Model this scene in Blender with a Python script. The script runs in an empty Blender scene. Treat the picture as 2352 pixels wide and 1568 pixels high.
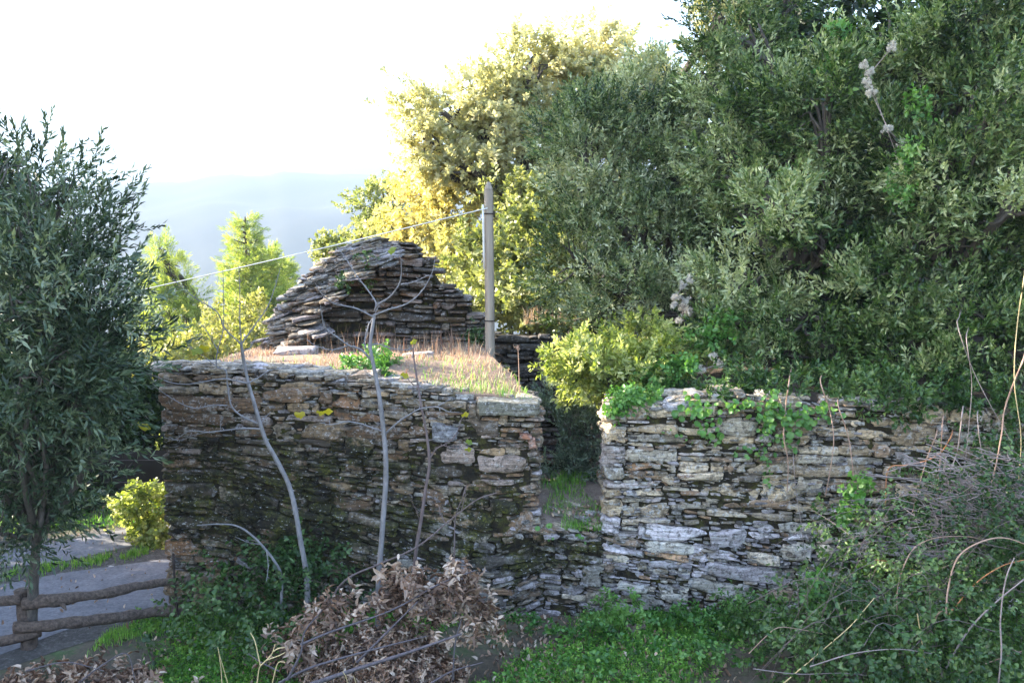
import bpy, math, random
import numpy as np
from mathutils import Vector
sc = bpy.context.scene
col = sc.collection
R = math.radians

# ---------------------------------------------------------------- camera, sky, sun, exposure
CAM_Z, PITCH, FPX = 3.1, 6.0, 2121.0            # focal length in pixels of a 2352 px wide picture
cam = bpy.data.cameras.new('camera')
camo = bpy.data.objects.new('camera', cam); col.objects.link(camo)
camo.location = (0, 0, CAM_Z); camo.rotation_euler = (R(90 - PITCH), 0, 0)
cam.sensor_width = 36; cam.lens = 36 * FPX / 2352
cam.clip_start = 0.05; cam.clip_end = 12000
sc.camera = camo
SUN_AZ, SUN_EL = -80.0, 24.0
world = bpy.data.worlds.new("World"); sc.world = world; world.use_nodes = True
wn = world.node_tree
sky = wn.nodes.new('ShaderNodeTexSky'); sky.sky_type = 'NISHITA'; sky.sun_disc = False
sky.sun_elevation = R(SUN_EL); sky.sun_rotation = R(SUN_AZ); sky.air_density = 1.0; sky.dust_density = 1.6; sky.ozone_density = 1.2
wn.links.new(sky.outputs[0], wn.nodes['Background'].inputs[0])
wn.nodes['Background'].inputs[1].default_value = 0.13
sun = bpy.data.lights.new('sun', 'SUN'); sun.energy = 5.0; sun.angle = R(0.5); sun.color = (1, .90, .72)
suno = bpy.data.objects.new('sun', sun); col.objects.link(suno)
SD = Vector((math.cos(R(SUN_EL)) * math.sin(R(SUN_AZ)), math.cos(R(SUN_EL)) * math.cos(R(SUN_AZ)), math.sin(R(SUN_EL))))
suno.rotation_euler = SD.to_track_quat('Z', 'Y').to_euler(); suno.location = (-20, 20, 20)
sc.view_settings.view_transform = 'Standard'; sc.view_settings.look = 'None'
sc.view_settings.exposure = 3.35; sc.view_settings.gamma = 1.0
sc.cycles.max_bounces = 6; sc.cycles.diffuse_bounces = 2; sc.cycles.transmission_bounces = 4
sc.cycles.volume_bounces = 0; sc.cycles.use_denoising = True

# ---------------------------------------------------------------- helpers
cp, sp = math.cos(R(PITCH)), math.sin(R(PITCH))
def ray(u, v):
    cx, cy = (u - 1176) / FPX, (784 - v) / FPX
    return np.array([cx, cp + cy * sp, -sp + cy * cp])
def P(u, v, Y):
    d = ray(u, v); return np.array([0, 0, CAM_Z]) + d * (Y / d[1])
def G(u, v, z=0.0):
    d = ray(u, v); return np.array([0, 0, CAM_Z]) + d * ((z - CAM_Z) / d[2])
def rg(s): return np.random.default_rng(s)
def nrm(a): return a / np.maximum(np.linalg.norm(a, axis=-1, keepdims=True), 1e-9)
def snoise(p, freq, seed, octv=3):
    """cheap smooth noise: sums of sines of the position, about -1..1"""
    r = rg(seed); out = np.zeros(len(p)); a = 1.0; tot = 0
    for o in range(octv):
        for k in range(4):
            d = nrm(r.normal(size=p.shape[1])); out += a * np.sin(p @ d * freq * (0.7 + .6 * r.random()) + r.random() * 6.28) * .5
        tot += a; a *= .5; freq *= 2.03
    return out / tot
def smooth01(x): x = np.clip(x, 0, 1); return x * x * (3 - 2 * x)

class MB:
    def __init__(s): s.v = []; s.f = {}; s.t = []; s.c = []; s.n = 0
    def add(s, V, F, tint=.5, colr=None):
        V = np.asarray(V, float).reshape(-1, 3)
        for f in (F if isinstance(F, (list, tuple)) else [F]):
            f = np.asarray(f, int)
            if len(f): s.f.setdefault(f.shape[1], []).append(f + s.n)
        s.v.append(V); s.n += len(V)
        s.t.append(np.broadcast_to(np.asarray(tint, float), (len(V),)))
        c = np.array([.2, .2, .2, 0]) if colr is None else np.asarray(colr, float)
        s.c.append(np.broadcast_to(c, (len(V), 4)))
        return s
    def build(s, name, mat, parent=None, smooth=True, loc=None, sharp=None, color=False):
        V = np.concatenate(s.v); me = bpy.data.meshes.new(name)
        if loc is not None: V = V - np.asarray(loc)
        elif parent is not None: V = V - np.asarray(parent.location)
        fs = [np.concatenate(x) for x in s.f.values()]
        loops = np.concatenate([f.ravel() for f in fs])
        tot = np.concatenate([np.full(len(f), f.shape[1]) for f in fs])
        st = np.concatenate([[0], np.cumsum(tot)[:-1]])
        me.vertices.add(len(V)); me.vertices.foreach_set('co', V.astype(np.float32).ravel())
        me.loops.add(len(loops)); me.loops.foreach_set('vertex_index', loops.astype(np.int32))
        me.polygons.add(len(tot)); me.polygons.foreach_set('loop_start', st.astype(np.int32))
        me.update(calc_edges=True)
        me.polygons.foreach_set('use_smooth', np.full(len(tot), smooth))
        a = me.attributes.new('tint', 'FLOAT', 'POINT'); a.data.foreach_set('value', np.concatenate(s.t).astype(np.float32))
        if color:
            a = me.attributes.new('col', 'FLOAT_COLOR', 'POINT'); a.data.foreach_set('color', np.concatenate(s.c).astype(np.float32).ravel())
        if sharp: me.set_sharp_from_angle(angle=R(sharp))
        me.materials.append(mat); me.validate(); me.update()
        o = bpy.data.objects.new(name, me); col.objects.link(o)
        if parent is not None: o.parent = parent
        elif loc is not None: o.location = loc
        return o
def tag(o, label=None, cat=None, group=None, kind=None):
    if label: o['label'] = label
    if cat: o['category'] = cat
    if group: o['group'] = group
    if kind: o['kind'] = kind
    return o
def empty(name, loc, label, cat, group=None):
    o = bpy.data.objects.new(name, None); col.objects.link(o); o.location = Vector(loc); o.empty_display_size = .1
    return tag(o, label, cat, group)

def spline(pts, n):
    p = np.asarray(pts, float)
    if len(p) < 3:
        t = np.linspace(0, 1, n)[:, None]; return p[0] * (1 - t) + p[-1] * t
    q = np.vstack([2 * p[0] - p[1], p, 2 * p[-1] - p[-2]]); out = []
    ts = np.linspace(0, len(p) - 1, n)
    for t in ts:
        i = min(int(t), len(p) - 2); f = t - i; a, b, c, d = q[i:i + 4]
        out.append(.5 * ((2 * b) + (-a + c) * f + (2 * a - 5 * b + 4 * c - d) * f * f + (-a + 3 * b - 3 * c + d) * f ** 3))
    return np.array(out)
def tube(pts, r0, r1, n=12, sides=6, wob=0.0, seed=0, rad=None, cap=False):
    c = spline(pts, n); t = np.gradient(c, axis=0); t = nrm(t)
    ref = np.array([0.31, .17, .93]) if abs(t[:, 2]).mean() < .8 else np.array([.93, .2, .1])
    a = nrm(np.cross(t, ref)); b = np.cross(t, a)
    rr = np.linspace(r0, r1, n) if rad is None else np.interp(np.linspace(0, 1, n), np.linspace(0, 1, len(rad)), rad)
    ang = np.linspace(0, 2 * np.pi, sides, endpoint=False)
    V = c[:, None, :] + rr[:, None, None] * (np.cos(ang)[None, :, None] * a[:, None, :] + np.sin(ang)[None, :, None] * b[:, None, :])
    V = V.reshape(-1, 3)
    if wob: V = V + nrm(V - np.repeat(c, sides, 0)) * (snoise(V, 1.5 / max(r0, .01), seed, 2) * wob * np.repeat(rr, sides))[:, None]
    i = np.arange(n - 1)[:, None] * sides; j = np.arange(sides)[None, :]; k = (j + 1) % sides
    F = [np.stack([i + j, i + k, i + sides + k, i + sides + j], -1).reshape(-1, 4)]
    if cap:
        F.append(np.arange(sides)[None, ::-1]); F.append(np.arange(sides)[None, :] + (n - 1) * sides)
    return V, F

# ---------------------------------------------------------------- materials
def newmat(name):
    m = bpy.data.materials.new(name); m.use_nodes = True; nt = m.node_tree
    return m, nt, nt.nodes['Principled BSDF']
def node(nt, t, **kw):
    n = nt.nodes.new(t)
    for k, v in kw.items():
        if k.startswith('i_'):
            n.inputs[k[2:].replace('_', ' ')].default_value = v
        else: setattr(n, k, v)
    return n
def ramp(nt, fac, stops):
    r = nt.nodes.new('ShaderNodeValToRGB'); el = r.color_ramp.elements
    while len(el) < len(stops): el.new(.5)
    for e, (p, c) in zip(el, stops): e.position = p; e.color = (*c, 1) if len(c) == 3 else c
    nt.links.new(fac, r.inputs[0]); return r.outputs[0]
def mix(nt, fac, a, b, mode='MIX'):
    m = nt.nodes.new('ShaderNodeMix'); m.data_type = 'RGBA'; m.blend_type = mode
    for s, x in ((m.inputs[0], fac), (m.inputs[6], a), (m.inputs[7], b)):
        if hasattr(x, 'links'): nt.links.new(x, s)
        elif isinstance(x, (int, float)): s.default_value = x
        else: s.default_value = (*x, 1)
    return m.outputs[2]
def noise(nt, scale, vec=None, detail=4, rough=.6):
    n = node(nt, 'ShaderNodeTexNoise'); n.inputs['Scale'].default_value = scale; n.inputs['Detail'].default_value = detail
    n.inputs['Roughness'].default_value = rough
    if vec is not None: nt.links.new(vec, n.inputs['Vector'])
    return n.outputs['Fac']
def maprange(nt, x, a, b, c=0., d=1.):
    m = nt.nodes.new('ShaderNodeMapRange'); nt.links.new(x, m.inputs[0])
    for i, v in enumerate((a, b, c, d)): m.inputs[i + 1].default_value = v
    return m.outputs[0]
def math2(nt, op, a, b):
    m = nt.nodes.new('ShaderNodeMath'); m.operation = op
    for s, x in zip(m.inputs, (a, b)):
        if hasattr(x, 'links'): nt.links.new(x, s)
        else: s.default_value = x
    return m.outputs[0]
def pos(nt, scale=(1, 1, 1)):
    g = nt.nodes.new('ShaderNodeNewGeometry'); mp = nt.nodes.new('ShaderNodeMapping'); mp.inputs['Scale'].default_value = scale
    nt.links.new(g.outputs['Position'], mp.inputs[0]); return mp.outputs[0]
def bump(nt, h, b, strength=.5, dist=.02):
    n = nt.nodes.new('ShaderNodeBump'); n.inputs['Strength'].default_value = strength; n.inputs['Distance'].default_value = dist
    nt.links.new(h, n.inputs['Height']); nt.links.new(n.outputs[0], b.inputs['Normal'])

def leaf_mat(name, stops, trans=.35, rough=.42, tcol=(1.5, 1.55, .7), spec=.5):
    m, nt, b = newmat(name)
    at = node(nt, 'ShaderNodeAttribute', attribute_name='tint')
    c = ramp(nt, at.outputs['Fac'], stops)
    c = mix(nt, .5, c, ramp(nt, noise(nt, 1.7, pos(nt)), [(.3, (.7, .7, .7)), (.7, (1.3, 1.3, 1.2))]), 'MULTIPLY')
    nt.links.new(c, b.inputs['Base Color']); b.inputs['Roughness'].default_value = rough
    b.inputs['Specular IOR Level'].default_value = spec
    tr = nt.nodes.new('ShaderNodeBsdfTranslucent'); nt.links.new(mix(nt, 1., c, tcol, 'MULTIPLY'), tr.inputs[0])
    ms = nt.nodes.new('ShaderNodeMixShader'); ms.inputs[0].default_value = trans
    nt.links.new(b.outputs[0], ms.inputs[1]); nt.links.new(tr.outputs[0], ms.inputs[2])
    nt.links.new(ms.outputs[0], nt.nodes['Material Output'].inputs[0]); return m
def bark_mat(name, c1, c2, scale=14, stretch=.25, bstr=.6):
    m, nt, b = newmat(name); p = pos(nt, (1, 1, stretch))
    n = noise(nt, scale * 2.5, p, 6, .7)
    nt.links.new(ramp(nt, n, [(.3, c1), (.7, c2)]), b.inputs['Base Color']); b.inputs['Roughness'].default_value = .85
    bump(nt, n, b, bstr, .02); return m
def stone_mat(name, lichen=.5, mossc=(.040, .036, .006), fleck=.5):
    m, nt, b = newmat(name)
    at = node(nt, 'ShaderNodeAttribute', attribute_name='col')
    lay = noise(nt, 9, pos(nt, (1, 1, 7)), 6, .65)
    n2 = noise(nt, 24, pos(nt), 5, .7)
    c = mix(nt, 1., at.outputs['Color'], ramp(nt, lay, [(.30, (.30, .27, .25)), (.46, (.85, .82, .78)), (.56, (1.05, 1.02, .98)), (.70, (1.75, 1.7, 1.65))]), 'MULTIPLY')
    lm = maprange(nt, noise(nt, 17, pos(nt), 6, .75),   .53, .60)                 # pale crusty lichen
    lm = math2(nt, 'MULTIPLY', lm, lichen)
    c = mix(nt, lm, c, (.52, .50, .49))
    yl = maprange(nt, noise(nt, 6.5, pos(nt), 5, .7), .62, .72); c = mix(nt, math2(nt, 'MULTIPLY', yl, .35), c, (.30, .22, .08))
    dk = maprange(nt, n2, .50, .62); c = mix(nt, math2(nt, 'MULTIPLY', dk, .75), c, (.045, .036, .028))
    d2 = maprange(nt, noise(nt, 60, pos(nt, (1, 1, 2)), 3, .6), .52, .66); c = mix(nt, math2(nt, 'MULTIPLY', d2, .5), c, (.05, .04, .032))
    mn = math2(nt, 'ADD', math2(nt, 'MULTIPLY', noise(nt, 4.2, pos(nt), 6, .7), .9), math2(nt, 'MULTIPLY', noise(nt, 30, pos(nt), 4, .6), .35))
    mf = maprange(nt, math2(nt, 'ADD', mn, at.outputs['Alpha']), .80, .93)
    mc = ramp(nt, noise(nt, 7, pos(nt), 4, .6), [(.34, (.009, .006, .003)), (.55, mossc), (.75, (mossc[0] * 2.2, mossc[1] * 2.3, mossc[2] * 1.5))])
    mc = mix(nt, .9, mc, ramp(nt, noise(nt, 42, pos(nt), 4, .75), [(.36, (.25, .24, .22)), (.5, (1, 1, 1)), (.62, (3.2, 2.9, 2.4))]), 'MULTIPLY')
    c = mix(nt, mf, c, mc)
    fl = maprange(nt, noise(nt, 34, pos(nt, (1, 1, 1.8)), 3, .6), .63, .68); c = mix(nt, math2(nt, 'MULTIPLY', fl, fleck), c, (.55, .53, .54))
    nt.links.new(c, b.inputs['Base Color']); b.inputs['Roughness'].default_value = .82
    h = math2(nt, 'ADD', math2(nt, 'MULTIPLY', lay, 1.0), math2(nt, 'MULTIPLY', n2, .6))
    bump(nt, h, b, .8, .02); return m
def soil_mat(name, stops, scale=9, bstr=.8, bd=.03):
    m, nt, b = newmat(name); n = noise(nt, scale, pos(nt), 8, .75)
    c = ramp(nt, n, stops); c = mix(nt, .6, c, ramp(nt, noise(nt, scale * 9, pos(nt), 4, .7), [(.35, (.55, .55, .55)), (.65, (1.4, 1.4, 1.4))]), 'MULTIPLY')
    nt.links.new(c, b.inputs['Base Color']); b.inputs['Roughness'].default_value = .95
    bump(nt, noise(nt, scale * 4, pos(nt), 6, .7), b, bstr, bd); return m

M = {}
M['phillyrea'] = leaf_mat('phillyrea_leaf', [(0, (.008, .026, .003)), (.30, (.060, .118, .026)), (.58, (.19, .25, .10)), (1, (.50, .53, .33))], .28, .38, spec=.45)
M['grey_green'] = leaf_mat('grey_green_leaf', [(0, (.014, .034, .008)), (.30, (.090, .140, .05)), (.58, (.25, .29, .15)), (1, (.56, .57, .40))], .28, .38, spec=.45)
M['gap_leaf'] = leaf_mat('grey_leaf', [(0, (.05, .075, .05)), (.5, (.10, .14, .10)), (1, (.22, .26, .20))], .3, .4)
M['olive'] = leaf_mat('olive_leaf', [(0, (.010, .024, .010)), (.45, (.060, .098, .054)), (1, (.26, .30, .20))], .25, .4, spec=.45)
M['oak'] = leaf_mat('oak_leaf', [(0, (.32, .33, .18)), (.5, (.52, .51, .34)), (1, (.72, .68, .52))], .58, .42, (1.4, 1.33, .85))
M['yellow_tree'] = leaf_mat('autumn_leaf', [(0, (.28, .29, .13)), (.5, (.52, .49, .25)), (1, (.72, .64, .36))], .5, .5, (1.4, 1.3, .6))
M['pale_tree'] = leaf_mat('pale_leaf', [(0, (.14, .17, .06)), (.5, (.26, .28, .12)), (1, (.42, .41, .22))], .4, .45)
M['shrub'] = leaf_mat('shrub_leaf', [(0, (.11, .13, .04)), (.5, (.26, .26, .10)), (1, (.44, .38, .18))], .45, .45)
M['pine'] = leaf_mat('pine_needle', [(0, (.13, .19, .04)), (.5, (.27, .33, .08)), (1, (.46, .47, .15))], .4, .45)
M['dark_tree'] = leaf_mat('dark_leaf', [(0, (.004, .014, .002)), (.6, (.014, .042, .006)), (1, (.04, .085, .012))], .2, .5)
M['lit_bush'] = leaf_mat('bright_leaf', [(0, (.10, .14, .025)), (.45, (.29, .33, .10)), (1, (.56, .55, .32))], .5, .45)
M['bramble'] = leaf_mat('bramble_leaf', [(0, (.012, .038, .006)), (.5, (.048, .105, .024)), (1, (.14, .21, .075))], .25, .42)
M['weed'] = leaf_mat('weed_leaf', [(0, (.015, .055, .008)), (.5, (.06, .17, .03)), (1, (.17, .32, .08))], .3, .42)
M['fresh'] = leaf_mat('fresh_leaf', [(0, (.055, .15, .03)), (.5, (.10, .23, .05)), (1, (.20, .33, .09))], .35, .4)
M['fig_leaf'] = leaf_mat('fig_leaf', [(0, (.10, .17, .03)), (.5, (.25, .25, .03)), (1, (.42, .33, .02))], .4, .5)
M['grass'] = leaf_mat('grass_blade', [(0, (.035, .12, .012)), (.5, (.11, .28, .035)), (1, (.26, .42, .08))], .35, .5)
M['dry_grass'] = leaf_mat('dry_grass_blade', [(0, (.22, .12, .085)), (.4, (.36, .25, .18)), (.75, (.50, .38, .27)), (1, (.62, .52, .34))], .35, .7, (1.2, 1.0, .8))
M['dead_leaf'] = leaf_mat('dead_leaf', [(0, (.085, .048, .034)), (.4, (.28, .170, .115)), (.75, (.46, .325, .24)), (1, (.62, .49, .40))], .15, .55, (1.3, .9, .6))
M['fluff'] = leaf_mat('seed_fluff', [(0, (.55, .5, .45)), (1, (.82, .77, .72))], .4, .9, (1, 1, 1))
M['bark'] = bark_mat('bark', (.035, .027, .022), (.10, .08, .065))
M['olive_bark'] = bark_mat('olive_bark', (.06, .05, .045), (.16, .135, .115))
M['fig_bark'] = bark_mat('fig_bark', (.12, .11, .115), (.28, .26, .265), 10, .5, .3)
M['dark_twig'] = bark_mat('dark_twig', (.09, .06, .055), (.19, .14, .135), 12, .4, .3)
M['cut_branch'] = bark_mat('cut_branch', (.06, .048, .055), (.15, .125, .135), 12, .4, .5)
M['cane'] = bark_mat('cane', (.26, .15, .11), (.44, .29, .21), 8, .5, .2)
M['grey_cane'] = bark_mat('grey_cane', (.17, .13, .12), (.34, .27, .25), 8, .5, .2)
M['orange_cane'] = bark_mat('orange_cane', (.36, .13, .05), (.5, .22, .09), 8, .5, .2)
M['straw'] = bark_mat('straw', (.50, .36, .16), (.68, .52, .28), 8, .5, .2)
M['log'] = bark_mat('log_wood', (.030, .020, .016), (.20, .14, .11), 14, 1, 1.0)
M['pole'] = bark_mat('pole_wood', (.20, .16, .125), (.36, .30, .24), 10, .06, .4)
M['stone'] = stone_mat('wall_stone', .55)
M['stone_dark'] = stone_mat('dark_wall_stone', .38, (.026, .026, .004), .7)
M['stone_pale'] = stone_mat('pale_wall_stone', .7, (.052, .050, .009))
M['core'] = soil_mat('wall_core', [(.36, (.005, .0035, .002)), (.5, (.024, .016, .006)), (.6, (.055, .050, .006)), (.74, (.12, .095, .03))], 13)  # earth and moss, darkest tones deepened to stand in for crevice shade
M['soil'] = soil_mat('soil', [(.3, (.05, .04, .026)), (.5, (.10, .08, .055)), (.62, (.05, .085, .025)), (.75, (.06, .10, .03))], 3)
M['terrace'] = soil_mat('terrace_soil', [(.3, (.16, .10, .075)), (.5, (.27, .18, .13)), (.72, (.17, .16, .07))], 5)
M['litter_soil'] = soil_mat('dark_litter_soil', [(.3, (.03, .022, .015)), (.6, (.08, .055, .04))], 6)  # dark brown soil of the hillside
M['sill_soil'] = soil_mat('sill_soil', [(.3, (.11, .08, .065)), (.55, (.22, .165, .14)), (.7, (.12, .13, .05))], 8)
M['gravel'] = soil_mat('gravel', [(.35, (.05, .045, .042)), (.55, (.12, .11, .105)), (.7, (.3, .29, .29))], 22, 1, .03)
M['asphalt'] = soil_mat('worn_asphalt', [(.3, (.10, .10, .115)), (.55, (.155, .152, .17)), (.75, (.22, .215, .235))], 4, .3, .01)
M['hill'] = soil_mat('hill_forest', [(.35, (.004, .006, .004)), (.65, (.013, .015, .009))], .012, .0)  # forest colour lowered to stand in for backlit shade on the slopes

# ---------------------------------------------------------------- ground and the hills
def gz(x, y):
    z = 1.5 * (1 - smooth01((y - .5) / 4.6))
    d = np.maximum(0, y - 11.2 + np.clip((x - 2) * .4, 0, 40))
    z = z - 115 * (1 - np.exp(-d * .0026))
    l = np.maximum(0, -x - 14); z = z - 60 * (1 - np.exp(-l * .004))
    r = np.maximum(0, x - 6); z = z + 120 * (1 - np.exp(-r * .0025)) * np.exp(-np.maximum(0, y - 30) * .01)
    return z
def lines(lo, hi, step, far, k=1.13):
    a = list(np.arange(lo, hi, step)); s = step
    while a[-1] < far: s *= k; a.append(a[-1] + s)
    s = step
    while a[0] > -far: s *= k; a.insert(0, a[0] - s)
    return np.array(a)
def grid(xs, ys, fz):
    X, Y = np.meshgrid(xs, ys); V = np.stack([X.ravel(), Y.ravel(), fz(X.ravel(), Y.ravel())], -1)
    nx, ny = len(xs), len(ys); i = np.arange(ny - 1)[:, None] * nx; j = np.arange(nx - 1)[None, :]
    return V, np.stack([i + j, i + j + 1, i + nx + j + 1, i + nx + j], -1).reshape(-1, 4)
def road_mask(x, y):  # 1 on the lanes
    return 0
def gfull(x, y):
    p = np.stack([x, y], -1); near = np.exp(-((x / 9) ** 2 + ((y - 6) / 7) ** 2))
    return gz(x, y) + near * .02 * snoise(p, 4.0, 3) * smooth01((x + 2.6) / .6)
V, F = grid(lines(-6, 6, .09, 5200), lines(2, 11, .09, 5200), gfull)
tag(MB().add(V, F).build('ground', M['soil']), kind='structure')

def resamp(q):
    q = np.array([(p[0], p[1], 0.) for p in q]); xs = np.concatenate([np.linspace(-13, -5.2, 12, endpoint=False), np.linspace(-5.2, max(q[:, 0]), 28)])
    o = np.argsort(q[:, 0]); return np.stack([xs, np.interp(xs, q[o, 0], q[o, 1]), 0 * xs], -1)
def strip(name, mat, a, b, z):
    """ribbon between two polylines on the ground"""
    a = resamp(a); b = resamp(b); n = 9
    t = np.linspace(0, 1, n)[None, :, None]; V = (a[:, None] * (1 - t) + b[:, None] * t).reshape(-1, 3)
    V[:, 2] = z + gz(V[:, 0], V[:, 1])
    i = np.arange(39)[:, None] * n; j = np.arange(n - 1)[None, :]
    return tag(MB().add(V, np.stack([i + j, i + j + 1, i + n + j + 1, i + n + j], -1).reshape(-1, 4)).build(name, mat), kind='structure')
A = lambda *uv: [G(u, v) for u, v in uv]
far_l = lambda y: np.array([-13, y, 0])
strip('verge', M['gravel'], [far_l(5.2)] + A((0, 1540), (190, 1475), (440, 1425)) + [np.array([-1.6, 8.4, 0])],
      [far_l(10.6)] + A((0, 1246), (150, 1232), (320, 1198)) + [np.array([-1.8, 11.0, 0])], .004)
strip('road', M['asphalt'], [far_l(5.6)] + A((0, 1508), (170, 1440), (400, 1400)) + [np.array([-1.7, 8.5, 0])],
      [far_l(7.3)] + A((0, 1345), (150, 1316), (380, 1285)) + [np.array([-2.0, 9.4, 0])], .009)
strip('lane', M['asphalt'], [far_l(8.0)] + A((0, 1306), (150, 1290), (300, 1255)) + [np.array([-2.4, 10.2, 0])],
      [far_l(9.2)] + A((0, 1262), (150, 1243), (310, 1212)) + [np.array([-2.4, 10.9, 0])], .009)

def ridge(name, Y, prof, seed, back, amp, foot):
    us = np.linspace(-1500, 4200, 340); pu, pv = zip(*prof)
    top = np.array([P(u, v, Y) for u, v in zip(us, np.interp(us, pu, pv))])
    t = np.concatenate([np.linspace(0, 1, 60), np.linspace(1.03, 1.5, 8)])
    V = []
    for tt in t:
        y = foot + (Y - foot) * tt; s = y / Y
        zz = -118 + (top[:, 2] + 118) * (smooth01(tt) if tt <= 1 else 1 - (tt - 1) * .8)
        V.append(np.stack([top[:, 0] * s, np.full(len(us), y), zz], -1))
    V = np.array(V); n = len(us)
    Vf = V.reshape(-1, 3); w = np.repeat(np.where(t < .97, np.sin(np.clip(t, 0, 1) * np.pi) + .12, .0), n)
    Vf[:, 2] += w * amp * snoise(Vf[:, :2], .008, seed, 4)
    Vf[:, 2] += np.repeat(np.where(abs(t - 1) < .04, 1, 0), n) * 2.2 * snoise(Vf[:, :2], .06, seed + 1, 3)
    i = np.arange(len(t) - 1)[:, None] * n; j = np.arange(n - 1)[None, :]
    tag(MB().add(Vf, np.stack([i + j, i + j + 1, i + n + j + 1, i + n + j], -1).reshape(-1, 4)).build(name, M['hill']), kind='structure')
ridge('hills', 1400, [(-1500, 520), (-300, 470), (200, 436), (300, 428), (420, 420), (470, 408), (530, 402), (560, 404), (610, 405), (650, 396), (700, 400), (760, 402), (930, 403), (1200, 420), (2000, 500), (4200, 600)], 5, 1, 26, 420)
ridge('mountain', 2300, [(-1500, 600), (300, 470), (650, 397), (740, 385), (800, 380), (900, 373), (960, 368), (1100, 350), (1500, 320), (4200, 420)], 9, 1, 40, 1500)
hz = MB()
bx = [(-4800, 4800), (-300, 4700), (-200, 420)]
Vb = np.array([[x, y, z] for x in bx[0] for y in bx[1] for z in bx[2]], float)
hz.add(Vb, np.array([[0, 1, 3, 2], [4, 6, 7, 5], [0, 4, 5, 1], [2, 3, 7, 6], [0, 2, 6, 4], [1, 5, 7, 3]]))
mh = bpy.data.materials.new('haze_air'); mh.use_nodes = True; mh.node_tree.nodes.remove(mh.node_tree.nodes['Principled BSDF'])
pv = mh.node_tree.nodes.new('ShaderNodeVolumePrincipled'); pv.inputs['Color'].default_value = (.36, .46, .60, 1)
pv.inputs['Density'].default_value = .0007; pv.inputs['Anisotropy'].default_value = .0
mh.node_tree.links.new(pv.outputs[0], mh.node_tree.nodes['Material Output'].inputs['Volume'])
tag(hz.build('haze', mh, smooth=False), kind='stuff')

# ---------------------------------------------------------------- stones and walls
def cube_grid(n):
    g = np.linspace(-1, 1, n + 1); idx = {}; V = []; F = []
    def vid(p):
        k = tuple(np.round(p, 5))
        if k not in idx: idx[k] = len(V); V.append(k)
        return idx[k]
    for ax in range(3):
        for s in (-1, 1):
            for i in range(n):
                for j in range(n):
                    q = []
                    for a, b in ((0, 0), (1, 0), (1, 1), (0, 1)):
                        p = [0, 0, 0]; p[ax] = s; p[(ax + 1) % 3] = g[i + a]; p[(ax + 2) % 3] = g[j + b]; q.append(vid(p))
                    F.append(q if s > 0 else q[::-1])
    return np.array(V), np.array(F)
CV, CF = cube_grid(6)
CV3, CF3 = cube_grid(3)
def stone(L, D, H, r, rough=.16, lod=False, k=9):
    V = CV3 if lod else CV
    V = V / (np.sum(np.abs(V) ** k, 1) ** (1 / k))[:, None]
    for _ in range(r.integers(3, 6)):               # broken facets
        n = nrm(r.normal(size=3) * np.array([1, .7, .8])); d = r.uniform(.86, 1.25)
        e = np.maximum(0, V @ n - d); V = V - e[:, None] * n
    tz = 1 - .35 * r.random() * (V[:, 0] * r.choice([-1, 1]) * .5 + .5)      # one end thinner
    V = V * np.stack([np.ones_like(tz), np.ones_like(tz), tz], -1)
    V = V * np.array([L, D, H]) * .5
    m = min(L, H)
    V = V + np.stack([snoise(V, 10 / max(L, .08), r.integers(1e9), 2) * m * rough for _ in range(3)], -1) * np.array([1, .8, .7])
    return V, (CF3 if lod else CF)
PAL = np.array([(.32, .255, .185), (.28, .255, .225), (.34, .305, .325), (.22, .155, .11), (.11, .095, .085), (.31, .19, .115), (.39, .33, .265)])
def pick(r, w): 
    w = np.array(w, float); return PAL[r.choice(len(PAL), p=w / w.sum())] * r.uniform(.75, 1.3)
def pack(x0, x1, z0, z1, r, hs, lk, lmax=.6, dx=.01, big=0):
    n = int((x1 - x0) / dx); s = np.full(n, z0); out = []; it = 0
    while s.min() < z1 and it < 20000:
        it += 1; i = int(np.argmin(s)); lo = s[i]; a = i
        while a > 0 and s[a - 1] <= lo + .013: a -= 1
        b = i + 1
        while b < n and s[b] <= lo + .013: b += 1
        w = (b - a) * dx; base = s[a:b].max()
        h = float(np.clip(r.lognormal(math.log(hs[0]), hs[1]), hs[2], hs[3]))
        if big and r.random() < big: h = r.uniform(.11, .185); lkk = (1.4, 2.9)
        else: lkk = lk
        if r.random() < .45 and lkk is lk:
            nb = [s[q] - base for q in (a - 1, b) if 0 <= q < n]; nb = [q for q in nb if hs[2] < q < hs[3]]
            if nb: h = nb[0]
        L = min(h * r.uniform(*lkk), lmax * r.uniform(.7, 1.1)); L = max(L, .06)
        if w < .045: s[a:b] = base + min(.02, h); continue
        if L > w - .06: L = w; p = a
        else: p = a if r.random() < .5 else b - int(L / dx)
        m = max(1, int(round(L / dx))); e = min(p + m, n); base = s[p:e].max()
        out.append((x0 + (p + e) * .5 * dx, base + h / 2, (e - p) * dx, h)); s[p:e] = base + h
    return out
def place(mb, V, F, rot, c, colr):
    mb.add(V @ np.array(rot).T + np.asarray(c), F, colr=colr)
def rotm(ax, ay, az):
    from mathutils import Euler
    return np.array(Euler((ax, ay, az)).to_matrix())
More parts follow.
